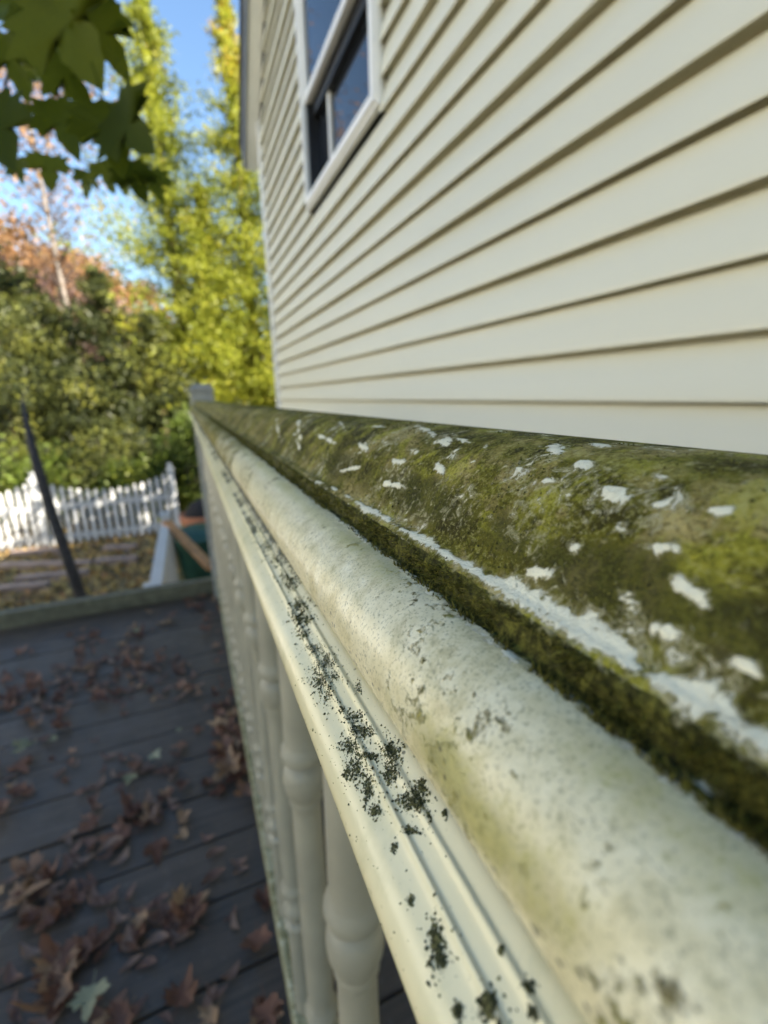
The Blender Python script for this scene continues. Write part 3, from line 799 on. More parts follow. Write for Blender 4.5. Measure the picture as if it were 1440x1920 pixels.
# end post with a flat cap
m = MB(); m.box(.029, .129, 2.313, 2.413, -1.0, .030)
post = rob(m.build('post', MAT_POST, bevel=.004))
m = MB(); m.box(.024, .134, 2.308, 2.418, .031, .046); m.add(
    [(.027, 2.311, .047), (.131, 2.311, .047), (.131, 2.415, .047), (.027, 2.415, .047), (.045, 2.329, .066), (.113, 2.329, .066), (.113, 2.397, .066), (.045, 2.397, .066)],
    [(0, 3, 2, 1), (4, 5, 6, 7), (0, 1, 5, 4), (1, 2, 6, 5), (2, 3, 7, 6), (3, 0, 4, 7)])
o = m.build('post_cap', MAT_POST, bevel=.003); o.parent = post

# bare lower rail across the far end of the deck
m = MB(); m.box(-3.1, .027, 2.362, 2.412, -.990, -.912)
o = m.build('deck_end_rail', MAT_FARRAIL, bevel=.006)
tag(o, 'bare weathered rail lying low across the far end of the deck, left of the post', 'rail')

# ------------------------------------------------------------------ maple leaves
MAPLE = [(0, -.02), (.10, .02), (.34, -.06), (.30, .05), (.50, .10), (.40, .20), (.62, .42), (.44, .42), (.46, .58), (.28, .44), (.16, .40), (.22, .62), (.15, .70), (.14, .86), (0, 1.06)]
MAPLE = MAPLE + [(-x, y) for x, y in MAPLE[-2:0:-1]]
def maple_mesh(name, mat, curl, seed, thick=False, fold=0.5, stem=True):
    r = random.Random(seed)
    ol = [(x * r.uniform(.92, 1.08), y * r.uniform(.94, 1.06)) for x, y in MAPLE]
    vs = [(0, .36, 0)]; n = len(ol)
    for sc_ in (.5, 1.0):
        for x, y in ol: vs.append((x * sc_, .36 + (y - .36) * sc_, 0))
    ph = r.uniform(0, 6); ph2 = r.uniform(0, 6)
    out = []
    for x, y, z in vs:
        d = math.hypot(x, y - .36)
        a = math.atan2(y - .36, x)
        z = curl * d * d * (0.9 + .7 * math.sin(2 * a + ph) + .45 * math.sin(5 * a + ph2)) + abs(x) * fold * .35
        k = 1 - .28 * curl * d
        out.append((x * k, .36 + (y - .36) * k, z))
    fs = [(0, 1 + i, 1 + (i + 1) % n) for i in range(n)] + [(1 + i, 1 + n + i, 1 + n + (i + 1) % n, 1 + (i + 1) % n) for i in range(n)]
    if stem:
        q = len(out); out += [(-.012, .0, .0), (.012, .0, .0), (.02, -.45, .06), (0, -.45, .06)]; fs.append((q, q + 1, q + 2, q + 3))
    me = bpy.data.meshes.new(name); me.from_pydata(out, [], fs); me.update()
    me.polygons.foreach_set('use_smooth', np.ones(len(fs), dtype=bool))
    me.materials.append(mat)
    return me
DRYM = [maple_mesh('dry_leaf', MAT_DRY, c, i, fold=fo) for i, (c, fo) in enumerate([(.3, .1), (.5, .3), (.7, .5), (.9, .2), (.4, .7), (.6, .3)])]
PALEM = [maple_mesh('pale_leaf', MAT_PALE, .5, 20, fold=.3), maple_mesh('pale_leaf', MAT_PALE, .3, 21, fold=.2)]
def leaflet_mesh(seed):
    r = random.Random(seed); L_ = []; n = 6; bow = r.uniform(-.3, .3); cu = r.uniform(.1, .4)
    vs = []; fs = []
    for i in range(n + 1):
        t = i / n; wd_ = .20 * math.sin(math.pi * min(max(t, .03), .97)) ** .8
        cx = bow * math.sin(math.pi * t); z = cu * (t - .5) ** 2 * 2
        vs += [(cx - wd_, t - .5, z + .08), (cx, t - .5, z), (cx + wd_, t - .5, z + .08)]
    for i in range(n):
        b = i * 3; fs += [(b, b + 1, b + 4, b + 3), (b + 1, b + 2, b + 5, b + 4)]
    me = bpy.data.meshes.new('leaflet'); me.from_pydata(vs, [], fs); me.update()
    me.polygons.foreach_set('use_smooth', np.ones(len(fs), dtype=bool)); me.materials.append(MAT_LEAFLET)
    return me
LFM = [leaflet_mesh(i) for i in range(5)]
def lay(name, me, p, size, label, cat, group, tilt=.35, up=.0):
    o = ob(name, me, loc=(p[0], p[1], -1 + .004 + up), rot=(random.uniform(-tilt, tilt), random.uniform(-tilt, tilt), random.uniform(0, 6.28)), scale=(size,) * 3)
    return tag(o, label, cat, group)
def zone(p):
    r = 'far deck boards by the end rail' if p.y > 1.5 else ('middle deck boards' if p.y > .85 else 'nearest deck boards')
    return r + (', left part' if p.x < -.3 * p.y else ', right part')
# clusters of brown leaves: pixel of the cluster, spread in pixels, number, size
DRY = [(435, 1400, 28, 45, 16, .085), (430, 1460, 25, 30, 10, .085), (440, 1340, 18, 25, 6, .08), (395, 1450, 30, 10, 4, .06), (355, 1135, 25, 18, 9, .08), (395, 1150, 14, 20, 6, .08),
       (180, 1195, 60, 18, 10, .07), (255, 1240, 45, 30, 14, .06), (120, 1340, 25, 25, 5, .08), (200, 1300, 25, 12, 4, .07), (60, 1290, 50, 40, 10, .065), (20, 1330, 25, 30, 6, .07),
       (20, 1500, 25, 35, 7, .08), (130, 1420, 25, 16, 3, .06), (165, 1550, 12, 12, 2, .07), (265, 1570, 22, 30, 5, .085), (300, 1490, 25, 16, 4, .07), (75, 1665, 25, 25, 4, .09),
       (15, 1690, 18, 30, 3, .09), (140, 1830, 50, 35, 7, .10), (190, 1800, 22, 22, 3, .09), (270, 1740, 22, 22, 3, .09), (330, 1740, 25, 22, 3, .08), (90, 1740, 40, 25, 5, .08), (245, 1905, 14, 14, 2, .09),
       (375, 1890, 25, 12, 2, .07), (490, 1730, 8, 25, 3, .08), (340, 1550, 14, 14, 2, .05), (245, 1345, 10, 6, 1, .06), (350, 1305, 18, 8, 2, .06), (300, 1165, 20, 10, 3, .06), (500, 1890, 15, 15, 3, .08)]
for px, py, sx, sy, n, sz in DRY + [(200, 1500, 260, 330, 34, .05), (420, 1300, 20, 130, 22, .055), (250, 1270, 120, 50, 22, .05)]:
    for i in range(n):
        p = at_z(px + random.gauss(0, .8) * sx, py + random.gauss(0, .8) * sy, -1)
        if p.y > 2.33 or p.y < .3 or (p.x > .1): continue
        if p.x > 0.03 and p.y < 2.3: p.x = min(p.x, .10)
        heap = px > 340 and 1100 < py < 1500
        lay('dry_leaf', random.choice(DRYM), p, sz * random.uniform(.3, .85),
            'curled brown maple leaf heaped against the foot of the railing' if heap else 'curled brown maple leaf scattered on the ' + zone(p),
            'leaf', 'brown leaves heaped by the railing' if heap else 'brown leaves on the ' + zone(p), .25, random.uniform(0, .03) if heap else random.uniform(0, .012))
PALE = [(63, 1405, .085, 'pale green fallen leaf on the deck near the left edge', 0), (288, 1427, .045, 'small pale yellow leaf lying alone on a deck board mid way', 1), (250, 1465, .045, 'small pale leaf beside a dark gap below the lone yellow leaf', 1),
        (340, 1378, .022, 'tiny pale leaf scrap nearest the heap by the railing', 1), (2, 1770, .06, 'pale yellow leaf cut by the left edge of the picture', 0), (180, 1865, .07, 'yellow-green leaf under the large brown leaves near the bottom', 1),
        (110, 1395, .03, 'small tan leaf right of the pale green leaf', 1), (255, 1190, .04, 'pale yellowish leaf near the far end of the deck', 0)]
for px, py, sz, lab, k in PALE:
    p = at_z(px, py, -1); lay('fallen_leaf', PALEM[k], p, sz * .8, lab, 'leaf', None, .2, .02)
LFL = [(180, 1260, 120, 40, 60), (80, 1300, 70, 40, 25), (300, 1500, 40, 40, 14), (180, 1600, 50, 30, 16), (110, 1690, 70, 40, 22), (300, 1730, 60, 50, 14), (210, 1440, 120, 50, 22), (330, 1270, 60, 40, 22),
       (420, 1600, 60, 60, 6), (250, 1830, 100, 60, 12), (420, 1780, 60, 80, 7), (60, 1850, 60, 60, 10)]
for px, py, sx, sy, n in LFL:
    for i in range(n):
        p = at_z(px + random.gauss(0, .7) * sx, py + random.gauss(0, .7) * sy, -1)
        if p.y > 2.33 or p.x > .04: continue
        lay('leaflet', random.choice(LFM), p, random.uniform(.025, .055), 'slender pinkish-brown leaflet strewn on the ' + zone(p), 'leaflet', 'leaflets on the ' + zone(p), .25, .002)

# ------------------------------------------------------------------ vegetation
def leaf_cloud(cen, dirs, ln, wd, tint):
    """rhombic leaves: centre, direction, length, width"""
    n = len(cen)
    d = dirs / (np.linalg.norm(dirs, axis=1)[:, None] + 1e-9)
    s = np.cross(d, RNG.normal(size=(n, 3))); s /= np.linalg.norm(s, axis=1)[:, None] + 1e-9
    v = np.stack([cen - d * ln[:, None] * .5, cen + s * wd[:, None] * .5, cen + d * ln[:, None] * .5, cen - s * wd[:, None] * .5], 1).reshape(-1, 3)
    f = np.arange(n * 4).reshape(n, 4)
    return v, f, np.repeat(tint, 4)
def conifer(name, label, base, h, rad, nb, per, mat, z0=.06, tipb=0., tintoff=0.):
    """tall narrow evergreen: sprays carried on upswept branches"""
    root = empty(name, base); tag(root, label, 'tree', 'tall evergreens behind the fence')
    m = MB(); m.tube([(0, 0, -.1), (.03, .02, h * .4), (0, .03, h * .97)], [rad * .09, rad * .06, .01], 8)
    ob('trunk', m.mesh('trunk', MAT_CONBARK, smooth=True), root)
    cs = []; ds = []; tn = []
    mt = MB()
    for i in range(nb):
        t = z0 + (1 - z0) * (i + random.random()) / nb
        r = rad * min(1, (1 - t) * 1.5 + .03) * random.uniform(.35, 1.30)
        a = random.uniform(0, 6.283); up = random.uniform(.25, .8)
        p0 = np.array([0, 0, t * h]); p1 = p0 + np.array([math.cos(a) * r, math.sin(a) * r, r * up])
        k = max(6, int(per * (.35 + r / rad)))
        u = RNG.random(k) ** .75
        drop = -(u ** 2) * r * .25
        q = p0 + (p1 - p0) * u[:, None]; q[:, 2] += drop
        spread = .05 + .13 * u * min(r, 1.2)
        q += RNG.normal(size=(k, 3)) * spread[:, None] * [1, 1, .75]
        cs.append(q)
        ds.append((p1 - p0)[None] * .6 / r + RNG.normal(size=(k, 3)) * .55 + [0, 0, .1])
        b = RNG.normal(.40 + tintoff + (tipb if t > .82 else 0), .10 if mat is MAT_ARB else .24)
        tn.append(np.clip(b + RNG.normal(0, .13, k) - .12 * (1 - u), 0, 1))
    cs = np.concatenate(cs); ds = np.concatenate(ds); tn = np.concatenate(tn); n = len(cs)
    v, f, t = leaf_cloud(cs, ds, RNG.uniform(.08, .19, n), RNG.uniform(.022, .05, n), tn)
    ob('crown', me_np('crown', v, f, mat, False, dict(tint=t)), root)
    return root
def bushy(name, label, cat, base, size, nclump, per, mat, group=None, leaf=(.05, .12), trunk=None, tmu=.4, clump=.28, low=.0, limbs=9, barkmat=None, part='crown'):
    """shrub or broad tree: limbs end in clumps of leaves with gaps between them"""
    root = empty(name, base); tag(root, label, cat, group)
    sx, sy, sz = size
    m = MB(); tops = []
    th = trunk if trunk else sz * .12
    tr = max(.012, .035 * min(sx, sz))
    m.tube([(0, 0, -.1), (.02 * sx, 0, th * .5), (0, .02 * sy, th), (.03 * sx, .0, th + sz * .35)], [tr * 1.2, tr, tr * .85, tr * .35], 8)
    cc = []
    for i in range(nclump):
        d = RNG.normal(size=3); d /= np.linalg.norm(d); r = RNG.random() ** .40
        c = np.array([d[0] * sx * .5 * r, d[1] * sy * .5 * r, th + (sz - th) * (.5 + .5 * d[2] * r)])
        if c[2] < low: c[2] = low + RNG.random() * .3
        cc.append(c)
    for c in cc[:limbs * 3]:
        st_ = np.array([0, 0, th * RNG.uniform(.6, 1)]); md = (st_ + c) * .5 + RNG.normal(size=3) * .04 * sx + [0, 0, .05 * sz]
        m.tube([st_, md, c], [tr * .5, tr * .3, tr * .08], 5, cap=False)
    ob('trunk' if cat == 'tree' else 'stem', m.mesh('trunk', barkmat or MAT_BARK, smooth=True), root)
    cs = []; tn = []; dd = []
    R_ = clump * min(sx, sy, sz)
    for c in cc:
        k = int(per * RNG.uniform(.5, 1.5)); q = RNG.normal(size=(k, 3)); q /= np.linalg.norm(q, axis=1)[:, None]
        rr = RNG.random(k) ** .5 * R_ * RNG.uniform(.55, 1.1)
        p = c + q * rr[:, None] * [1.1, 1.1, .75]
        cs.append(p); dd.append(q + RNG.normal(size=(k, 3)) * .8); tn.append(np.clip(RNG.normal(tmu, .16) + RNG.normal(0, .12, k), 0, 1))
    cs = np.concatenate(cs); dd = np.concatenate(dd); tn = np.concatenate(tn); n = len(cs)
    ln = RNG.uniform(leaf[0], leaf[1], n)
    v, f, t = leaf_cloud(cs, dd, ln, ln * RNG.uniform(.35, .7, n), tn)
    ob(part, me_np('crown', v, f, mat, False, dict(tint=t)), root)
    return root
def gp(px, Y):
    r = ray(px, 748); return (r[0] * Y, Y, GZ)
conifer('evergreen_tree', 'tall pointed yellow-green evergreen, left of the two spires', (.0114 * 13, 13.0, GZ), 10.9, 2.1, 330, 125, MAT_ARB)
conifer('evergreen_tree', 'tall yellow-green evergreen with rusty tip, next to the house corner', (.143 * 12.2, 12.2, GZ), 10.5, 1.9, 330, 125, MAT_ARB, tipb=.32)
conifer('evergreen_tree', 'bright yellow-green evergreen half hidden behind the house corner', (.24 * 11.4, 11.4, GZ), 7.6, 1.8, 230, 125, MAT_ARB, tintoff=.05)
conifer('evergreen_tree', 'short yellow-green evergreen filling the gap under the two spires', (.07 * 12, 12.0, GZ), 6.8, 1.7, 200, 125, MAT_ARB, tintoff=.02)
for px, Y, h, rd, lab in ((215, 11.6, 4.9, 1.6, 'dark evergreen in front of the left spire, behind the fence'), (120, 11.8, 4.3, 1.8, 'dark evergreen below the bare pale tree'),
                     (15, 11.5, 4.4, 2.0, 'dark evergreen at the left edge below the autumn trees'), (300, 11.0, 4.0, 1.4, 'dark lower evergreen behind the fence beside the post')):
    conifer('evergreen_tree', lab, gp(px, Y), h, rd, 170, 115, MAT_EVERG, z0=.03, tintoff=.08)
# shrubs behind and beside the fence
for px, Y, sx, sz, mt, tm, lab in ((250, 9.3, 1.5, 1.35, MAT_SHRUB, .62, 'bright lime shrub rising behind the middle of the white fence'), (30, 9.6, 1.7, 1.55, MAT_SHRUB, .45, 'green shrub behind the fence at the left edge'),
                              (130, 9.7, 1.4, 1.5, MAT_EVERG, .55, 'dark green shrub behind the fence by the slender trunk'), (345, 9.0, 1.2, 2.1, MAT_SHRUB, .25, 'dark green shrub right of the fence end post'),
                              (400, 9.6, 1.6, 2.2, MAT_EVERG, .4, 'dark shrub behind the railing post'), (190, 10.2, 1.8, 2.0, MAT_EVERG, .6, 'olive shrub standing behind the lime shrub')):
    bushy('shrub', lab, 'shrub', gp(px, Y), (sx, sx, sz), 70, 90, mt, 'shrubs behind the fence', (.05, .11), tmu=tm, clump=.26, low=.15, part='foliage')
# autumn trees farther off
bushy('autumn_tree', 'orange autumn tree far behind at the left edge', 'tree', gp(40, 27), (10, 7, 10.0), 150, 150, MAT_ORANGE, 'autumn trees far behind', (.16, .34), trunk=3, tmu=.5, clump=.17)
bushy('autumn_tree', 'orange autumn tree far behind, left of the evergreen spires', 'tree', gp(170, 29), (9, 6, 9.2), 140, 150, MAT_ORANGE, 'autumn trees far behind', (.16, .34), trunk=3, tmu=.65, clump=.17)
bushy('autumn_tree', 'rusty pink tree between the orange trees and dark evergreens', 'tree', gp(120, 19), (5, 4, 6.4), 90, 130, MAT_PINK, 'autumn trees far behind', (.10, .22), trunk=1.5, tmu=.5, clump=.2)
bushy('autumn_tree', 'olive brown tree above the dark evergreen at the left edge', 'tree', gp(-30, 16), (5, 4, 6.6), 90, 130, MAT_EVERG, 'autumn trees far behind', (.10, .2), trunk=1.5, tmu=.7, clump=.2)
# bare pale tree with a thin haze of twigs
bt = empty('bare_tree', gp(157, 17)); tag(bt, 'thin bare tree with pale trunk between autumn trees and spires', 'tree')
m = MB(); m.tube([(0, 0, -.1), (.05, 0, 3), (-.05, 0, 6), (-.15, 0, 11.6)], [.13, .10, .07, .02], 8)
ob('trunk', m.mesh('trunk', MAT_PALEBARK, smooth=True), bt)
m = MB()
for i in range(90):
    z = random.uniform(4.6, 11.2); a = random.uniform(0, 6.28); r = random.uniform(.5, 1.7) * (1.2 - z / 15)
    p0 = Vector((-.03, 0, z)); p1 = p0 + Vector((math.cos(a) * r * .5, math.sin(a) * r * .5, r * .45)); p2 = p0 + Vector((math.cos(a) * r, math.sin(a) * r, r * 1.1))
    m.tube([p0, p1, p2], [.022, .014, .005], 5, cap=False)
    for j in range(5):
        t = random.uniform(.3, 1); q = p0.lerp(p2, t); m.tube([q, q + Vector((random.gauss(0, .25), random.gauss(0, .25), random.uniform(.05, .4)))], [.008, .003], 4, cap=False)
ob('twigs', m.mesh('twigs', MAT_PINK), bt)
cs = RNG.normal(size=(2600, 3)) * [1.15, 1.0, 1.5] + [-.15, 0, 9.6]
ln = RNG.uniform(.08, .18, len(cs))
v, f, t = leaf_cloud(cs, RNG.normal(size=cs.shape), ln, ln * .6, RNG.random(len(cs)))
ob('leaves', me_np('leaves', v, f, MAT_ORANGE, False, dict(tint=t)), bt)
# far wood closing the view down to the horizon
cs = []; tn = []
for i in range(420):
    a = random.uniform(-.9, .75); d = random.uniform(45, 75); c = np.array([math.sin(a) * d, math.cos(a) * d, GZ + random.uniform(.5, 7.5)])
    k = 45; cs.append(c + RNG.normal(size=(k, 3)) * [1.6, 1.6, 1.2]); tn.append(np.clip(RNG.normal(.45, .25) + RNG.normal(0, .12, k), 0, 1))
cs = np.concatenate(cs); n = len(cs); ln = RNG.uniform(.5, 1.0, n)
v, f, t = leaf_cloud(cs, RNG.normal(size=(n, 3)), ln, ln * .6, np.concatenate(tn))
tag(ob('far_wood', me_np('far_wood', v, f, MAT_ORANGE, False, dict(tint=t))), 'far autumn wood closing the view behind the garden trees', 'wood', kind='stuff')

# slender trunk in front of the fence
p = [at_y(152, 1118, 4.6), at_y(128, 1050, 4.6), at_y(98, 965, 4.62), at_y(72, 880, 4.64), at_y(58, 830, 4.66), at_y(50, 790, 4.7), at_y(40, 740, 4.8)]
low = p[0].copy(); low.x += .05; low.z = GZ - .05
root = empty('young_tree', (low.x, low.y, GZ)); tag(root, 'slender dark leaning trunk standing in front of the white picket fence', 'tree')
m = MB(); m.tube([low] + p, [.050, .046, .044, .042, .040, .032, .020, .006], 10)
o = m.build('trunk', MAT_POLE, smooth=True); o.parent = root; o.matrix_parent_inverse = Matrix.Translation((-low.x, -low.y, -GZ))
# ------------------------------------------------------------------ white picket fence with dipped panels
FY = 8.5
fence = empty('picket_fence', (-2.3, FY, GZ)); tag(fence, 'white picket fence with dipped tops along the back of the garden', 'fence')
fI = Matrix.Translation((2.3, -FY, -GZ))
def fob(o): o.parent = fence; o.matrix_parent_inverse = fI; return o
posts = [-.36, -2.30, -4.24, -6.18]
for x in posts:
    m = MB(); m.box(x - .05, x + .05, FY - .05, FY + .05, GZ - .1, GZ + 1.12)
    p_ = fob(m.build('post', MAT_FENCE, bevel=.006))
    m = MB(); m.box(x - .06, x + .06, FY - .06, FY + .06, GZ + 1.121, GZ + 1.15); m.lathe([(.05, GZ + 1.151), (.03, GZ + 1.18), (.045, GZ + 1.21), (.03, GZ + 1.24), (.005, GZ + 1.25)], x, FY, 12)
    c_ = m.build('post_cap', MAT_FENCE); c_.parent = p_
for xa, xb in zip(posts[:-1], posts[1:]):
    n = 16
    for zc in (GZ + .16, GZ + .66):
        m = MB(); m.box(xb + .051, xa - .051, FY + .012, FY + .05, zc - .045, zc + .045); fob(m.build('rail', MAT_FENCE, bevel=.004))
    for i in range(n):
        t = (i + .5) / n; x = xa + (xb - xa) * (.03 + .94 * t); top = GZ + 1.10 - .20 * (1 - (2 * t - 1) ** 2); w2 = .030
        m = MB()
        ol = [(x - w2, GZ + .05), (x + w2, GZ + .05), (x + w2, top - .05), (x + w2 * .5, top - .012), (x, top), (x - w2 * .5, top - .012), (x - w2, top - .05)]
        k = len(ol)
        m.add([(a, FY - .010, b) for a, b in ol] + [(a, FY + .010, b) for a, b in ol],
              [tuple(range(k)), tuple(range(k, 2 * k))[::-1]] + [(j, j + k, (j + 1) % k + k, (j + 1) % k) for j in range(k)])
        fob(m.build('picket', MAT_FENCE))
# short white railing running back along the garden steps
gx_, gy0, gy1 = -.35, 3.3, 5.5
gr = empty('garden_railing', (gx_, gy1, GZ)); tag(gr, 'short white railing seen end on, running back beside the garden steps', 'railing')
gI = Matrix.Translation((-gx_, -gy1, -GZ))
def gob(o): o.parent = gr; o.matrix_parent_inverse = gI; return o
for yy_ in (gy0, gy1):
    m = MB(); m.box(gx_ - .05, gx_ + .05, yy_ - .05, yy_ + .05, GZ - .1, GZ + 1.03); p_ = gob(m.build('post', MAT_FENCE, bevel=.005))
    m = MB(); m.box(gx_ - .06, gx_ + .06, yy_ - .06, yy_ + .06, GZ + 1.031, GZ + 1.06); c_ = m.build('post_cap', MAT_FENCE, bevel=.008); c_.parent = p_
for zc, hw in ((GZ + .95, .045), (GZ + .18, .03)):
    m = MB(); m.box(gx_ - hw, gx_ + hw, gy0 + .051, gy1 - .051, zc - .035, zc + .035); gob(m.build('rail', MAT_FENCE, bevel=.006))
y_ = gy0 + .12
while y_ < gy1 - .1:
    m = MB(); m.box(gx_ - .018, gx_ + .018, y_ - .018, y_ + .018, GZ + .212, GZ + .913); gob(m.build('baluster', MAT_FENCE)); y_ += .13
# leaning cedar board
a = at_y(312, 978, 5.3); b = at_y(398, 1066, 4.2)
m = MB(); d = (b - a).normalized(); sv = d.cross(Vector((0, 0, 1))).normalized() * .045; uv_ = sv.cross(d).normalized() * .02
m.add([a - sv - uv_, a + sv - uv_, a + sv + uv_, a - sv + uv_, b - sv - uv_, b + sv - uv_, b + sv + uv_, b - sv + uv_], [(0, 1, 2, 3), (7, 6, 5, 4), (0, 4, 5, 1), (1, 5, 6, 2), (2, 6, 7, 3), (3, 7, 4, 0)])
o = m.build('cedar_handrail', MAT_CEDAR, bevel=.004)
tag(o, 'orange cedar board sloping down from the short white railing toward the post', 'board')
for q in (a, b):
    pass
# green bucket, terracotta pot
p = at_y(378, 1040, 5.6)
rt = empty('garden_bin', (p.x, p.y, GZ)); tag(rt, 'round dark green garden bin behind the railing post', 'bin')
zz = p.z + .22 - GZ
m = MB(); m.lathe([(.19, 0), (.21, .03), (.25, zz * .5), (.28, zz * .85), (.30, zz - .03), (.30, zz)], 0, 0, 24); ob('body', m.mesh('body', MAT_GREEN, smooth=True, angle=.8), rt)
m = MB(); m.lathe([(.315, zz + .001), (.32, zz + .03), (.27, zz + .09), (.15, zz + .14), (.03, zz + .155)], 0, 0, 24); ob('lid', m.mesh('lid', MAT_GREEN, smooth=True, angle=.8), rt)
p = at_y(384, 985, 7.2)
rt = empty('flower_pot', (p.x, p.y, GZ)); tag(rt, 'large terracotta pot with black soil right of the fence end', 'pot')
zz = p.z + .20 - GZ
m = MB(); m.lathe([(.20, 0), (.30, zz - .12), (.30, zz - .11), (.34, zz - .10), (.34, zz), (.30, zz), (.29, zz - .05)], 0, 0, 28); ob('pot_body', m.mesh('pot_body', MAT_TERRA, smooth=True, angle=.6), rt)
m = MB(); m.lathe([(.28, zz - .05), (.24, zz + .06), (.16, zz + .16), (.05, zz + .21)], 0, 0, 20); ob('soil', m.mesh('soil', MAT_SOIL, smooth=True), rt)

# garden timbers lying below the fence
for i, (x0, y0, x1, y1, lab) in enumerate(((20, 1038, 118, 1030, 'weathered timber nearest the fence at the left'), (0, 1060, 170, 1055, 'long weathered timber below the fence, crossing behind the trunk'), (30, 1085, 165, 1072, 'weathered timber second from the deck end rail'),
                                       (195, 1028, 255, 1024, 'short weathered timber under the dipped fence middle'), (180, 1052, 258, 1046, 'short weathered timber left of the white railing'), (-20, 1105, 90, 1095, 'weathered timber nearest the deck at the left edge'))):
    a = at_z(x0, y0, GZ + .08); b = at_z(x1, y1, GZ + .08)
    d = (b - a); L_ = d.length
    m = MB(); m.box(-L_ / 2, L_ / 2, -.07, .07, 0, .12)
    o = ob('garden_timber', m.mesh('garden_timber', MAT_TIMBER, bevel=.01), loc=((a.x + b.x) / 2, (a.y + b.y) / 2, GZ - .01), rot=(0, 0, math.atan2(d.y, d.x)))
    tag(o, lab, 'timber', 'timbers edging the garden beds')
# leaf litter on the ground
n = 34000
lx = RNG.uniform(-7, 2.5, n); ly = 2.6 + RNG.random(n) ** 1.2 * 9
lx[26000:] = RNG.uniform(-14, -3.3, 8000); ly[26000:] = RNG.uniform(-8, 8, 8000)  # extra leaves out of view on the left, added to bounce warm light
z = GZ + .03 + RNG.random(n) * .03 + .04 * (fbm(lx * 2 + 40, ly * 2 + 40, 3) - .3)
d = RNG.normal(size=(n, 3)) * [1, 1, .35]
ln = RNG.uniform(.05, .12, n)
v, f, t = leaf_cloud(np.column_stack([lx, ly, z]), d, ln, ln * .7, np.clip(RNG.normal(.5, .25, n), 0, 1))
tag(ob('leaf_litter', me_np('leaf_litter', v, f, MAT_LITTER, False, dict(tint=t))), 'carpet of yellow and brown leaves over the garden ground', 'leaves', kind='stuff')

# ------------------------------------------------------------------ maple branch hanging in at the upper left
br = empty('maple_branch', at_y(60, -60, 1.25)); tag(br, 'dark green maple leaves hanging into the upper left corner', 'branch')
bI = Matrix.Translation(-br.location)
m = MB()
tw = [at_y(-80, -260, 1.2), at_y(20, -60, 1.22), at_y(70, 60, 1.2), at_y(95, 150, 1.18), at_y(150, 260, 1.2)]
m.tube(tw, [.009, .007, .005, .004, .002], 6)
m.tube([tw[1], at_y(110, 0, 1.1), at_y(150, 60, 1.1)], [.005, .003, .002], 5)
m.tube([tw[2], at_y(20, 120, 1.25), at_y(0, 200, 1.25)], [.004, .003, .002], 5)
m.tube([tw[3], at_y(180, 200, 1.1), at_y(225, 230, 1.12)], [.004, .003, .0015], 5)
o = m.build('twig', MAT_POLE, smooth=True); o.parent = br; o.matrix_parent_inverse = bI
ML = [maple_mesh('leaf', MAT_MAPLE, c, 30 + i, fold=fo) for i, (c, fo) in enumerate([(.25, .2), (.35, .4), (.2, .1), (.4, .3)])]
ML2 = [maple_mesh('leaf', MAT_MAPLE2, c, 40 + i, fold=.2) for i, c in enumerate([.3, .4])]
# base pixel of the leaf blade, tip pixel, depth, mesh set
LV = [(88, -35, 196, 175, 1.00, 0), (165, 5, 236, 150, .98, 0), (95, 95, 172, 215, 1.05, 0), (10, 10, 92, 112, 1.08, 0), (0, 60, 55, 190, 1.12, 0), (95, 185, 150, 305, 1.00, 0), 
      (195, 190, 235, 335, .96, 0), (210, 205, 292, 292, .95, 0), (-30, 190, 42, 335, 1.08, 0), (40, -70, 130, 50, 1.05, 0),  (150, -60, 215, 20, 1.02, 0),
      (90, 290, 96, 358, 1.7, 0), (160, 318, 165, 374, 1.6, 1), (185, 300, 215, 362, 1.5, 1), (240, 300, 275, 385, 1.45, 0), (275, 315, 305, 385, 1.5, 0), (228, 322, 240, 372, 1.5, 1), (95, 85, 118, 130, 1.7, 1), (12, 5, 0, 60, 1.8, 1),
      (45, 130, 60, 172, 1.8, 1), (135, 160, 150, 205, 1.9, 1), (30, 300, 50, 350, 1.5, 0), (70, 120, 90, 165, 1.9, 1)]
for bx_, by_, tx, ty, Y, kind in LV:
    a = at_y(bx_, by_, Y); b = at_y(tx, ty, Y + random.uniform(-.06, .06))
    d = b - a; L_ = d.length
    yv = d.normalized()
    nv = Vector((random.gauss(0, .25), -1 + random.gauss(0, .15), random.gauss(-.2, .25)))
    xv = yv.cross(nv).normalized(); zv = xv.cross(yv)
    Mx = Matrix((xv, yv, zv)).transposed().to_4x4()
    o = ob('leaf', random.choice(ML2 if kind else ML), br)
    o.matrix_parent_inverse = bI
    o.matrix_basis = Matrix.Translation(a) @ Mx @ Matrix.Scale(L_ * 1.0, 4)
    o.scale.x *= random.uniform(1.0, 1.25)

# overhead cables
for j, (ya, yb) in enumerate(((440, 462), (448, 473))):
    a = at_y(-60, ya - 8, 30); b = at_y(250, yb + 12, 30)
    pts = [a.lerp(b, t / 12) + Vector((0, 0, -.5 * (1 - (2 * t / 12 - 1) ** 2))) for t in range(13)]
    m = MB(); m.tube(pts, [.022] * 13, 6)
    o = m.build('overhead_cable', MAT_WIRE, smooth=True)
    tag(o, ('upper' if j == 0 else 'lower') + ' thin overhead cable crossing in front of the orange trees', 'cable', 'overhead cables')

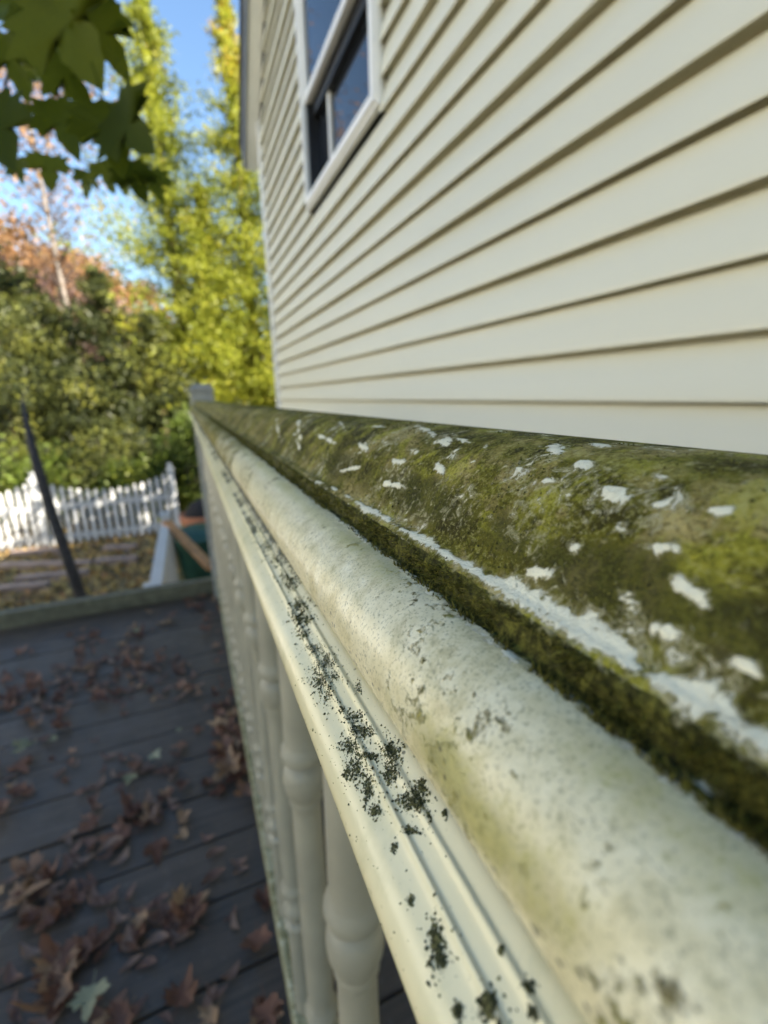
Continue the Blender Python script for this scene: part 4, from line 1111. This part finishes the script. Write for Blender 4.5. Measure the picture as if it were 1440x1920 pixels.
# neighbour's white shed, glimpsed through the shrubs
sx_, sy_ = -6.6, 16.0
nb = empty('white_shed', (sx_, sy_, GZ)); tag(nb, 'white outbuilding glimpsed through the bushes at the left edge', 'shed')
m = MB(); m.add([(-1.6, -1.5, 0), (1.6, -1.5, 0), (1.6, 1.5, 0), (-1.6, 1.5, 0), (-1.6, -1.5, 2.9), (1.6, -1.5, 2.9), (1.6, 1.5, 2.9), (-1.6, 1.5, 2.9), (0, -1.5, 4.2), (0, 1.5, 4.2)],
                [(0, 1, 5, 8, 4), (2, 3, 7, 9, 6), (1, 2, 6, 5), (3, 0, 4, 7)])
ob('wall', m.mesh('wall', MAT_FENCE), nb)
for s_ in (-1, 1):
    m = MB(); e = s_ * 1.85
    m.add([(e, -1.75, 2.71), (e, 1.75, 2.71), (0, 1.75, 4.21), (0, -1.75, 4.21), (e, -1.75, 2.81), (e, 1.75, 2.81), (0, 1.75, 4.31), (0, -1.75, 4.31)],
          [(0, 1, 2, 3), (7, 6, 5, 4), (0, 4, 5, 1), (3, 7, 4, 0), (1, 5, 6, 2), (2, 6, 7, 3)])
    ob('roof', m.mesh('roof', MAT_ROOF), nb)
m = MB(); m.box(-.45, .45, -1.54, -1.501, 1.1, 2.2); fr = ob('window', m.mesh('window', MAT_TRIM), nb)
m = MB(); m.box(-.38, .38, -1.56, -1.541, 1.17, 2.13); ob('pane', m.mesh('pane', MAT_GLASS), fr)

bushy('garden_tree', 'slim tree hidden behind the house corner, dappling the right half of the fence', 'tree', (2.35, 5.6, GZ), (2.0, 2.2, 5.9), 60, 60, MAT_SHRUB, None, (.08, .18), trunk=1.4, tmu=.4, clump=.24)

# unseen white house added left of the frame to bounce sunlight onto the wall
nh = empty('reflector_house', (-11.6, 4.5, GZ)); tag(nh, 'long white house added unseen left of the view to bounce sunlight', 'house')
m = MB(); m.add([(3.6, -8, 0), (3.6, 8, 0), (3.6, 8, 5.2), (3.6, -8, 5.2), (-3.6, -8, 0), (-3.6, 8, 0), (-3.6, 8, 5.2), (-3.6, -8, 5.2), (0, -8, 7.6), (0, 8, 7.6)],
                [(0, 1, 2, 3), (5, 4, 7, 6), (1, 5, 6, 9, 2), (4, 0, 3, 8, 7)])
ob('wall', m.mesh('wall', simple('reflector_house_white', (0.78, 0.76, 0.70), 0.6, 0.03, 3)), nh)
for s_ in (-1, 1):
    m = MB(); e = s_ * 3.95
    m.add([(e, -8.3, 4.97), (e, 8.3, 4.97), (0, 8.3, 7.61), (0, -8.3, 7.61), (e, -8.3, 5.10), (e, 8.3, 5.10), (0, 8.3, 7.74), (0, -8.3, 7.74)],
          [(0, 1, 2, 3), (7, 6, 5, 4), (0, 4, 5, 1), (3, 7, 4, 0), (1, 5, 6, 2), (2, 6, 7, 3)])
    ob('roof', m.mesh('roof', MAT_ROOF), nh)
for wy in (-5.5, -1.8, 1.8, 5.5):
    for wz in (1.0, 3.4):
        m = MB(); m.box(3.6, 3.64, wy - .5, wy + .5, wz, wz + 1.3); fr = ob('window', m.mesh('window', MAT_TRIM), nh)
        m = MB(); m.box(3.641, 3.655, wy - .43, wy + .43, wz + .07, wz + 1.23); ob('pane', m.mesh('pane', MAT_GLASS), fr)
for i, hy in enumerate((-1.5, 1.4, 4.2)):  # unseen shrubs added to keep low light off the balusters
    bushy('light_block_shrub', ('first', 'second', 'third')[i] + ' unseen shrub added to block low light, counted from behind the viewer', 'shrub', (-5.2, hy, GZ), (1.8, 3.0, 2.1), 60, 90, MAT_EVERG, 'unseen light-blocking shrubs left of the deck', (.08, .16), tmu=.4, clump=.3, low=.15, part='foliage')
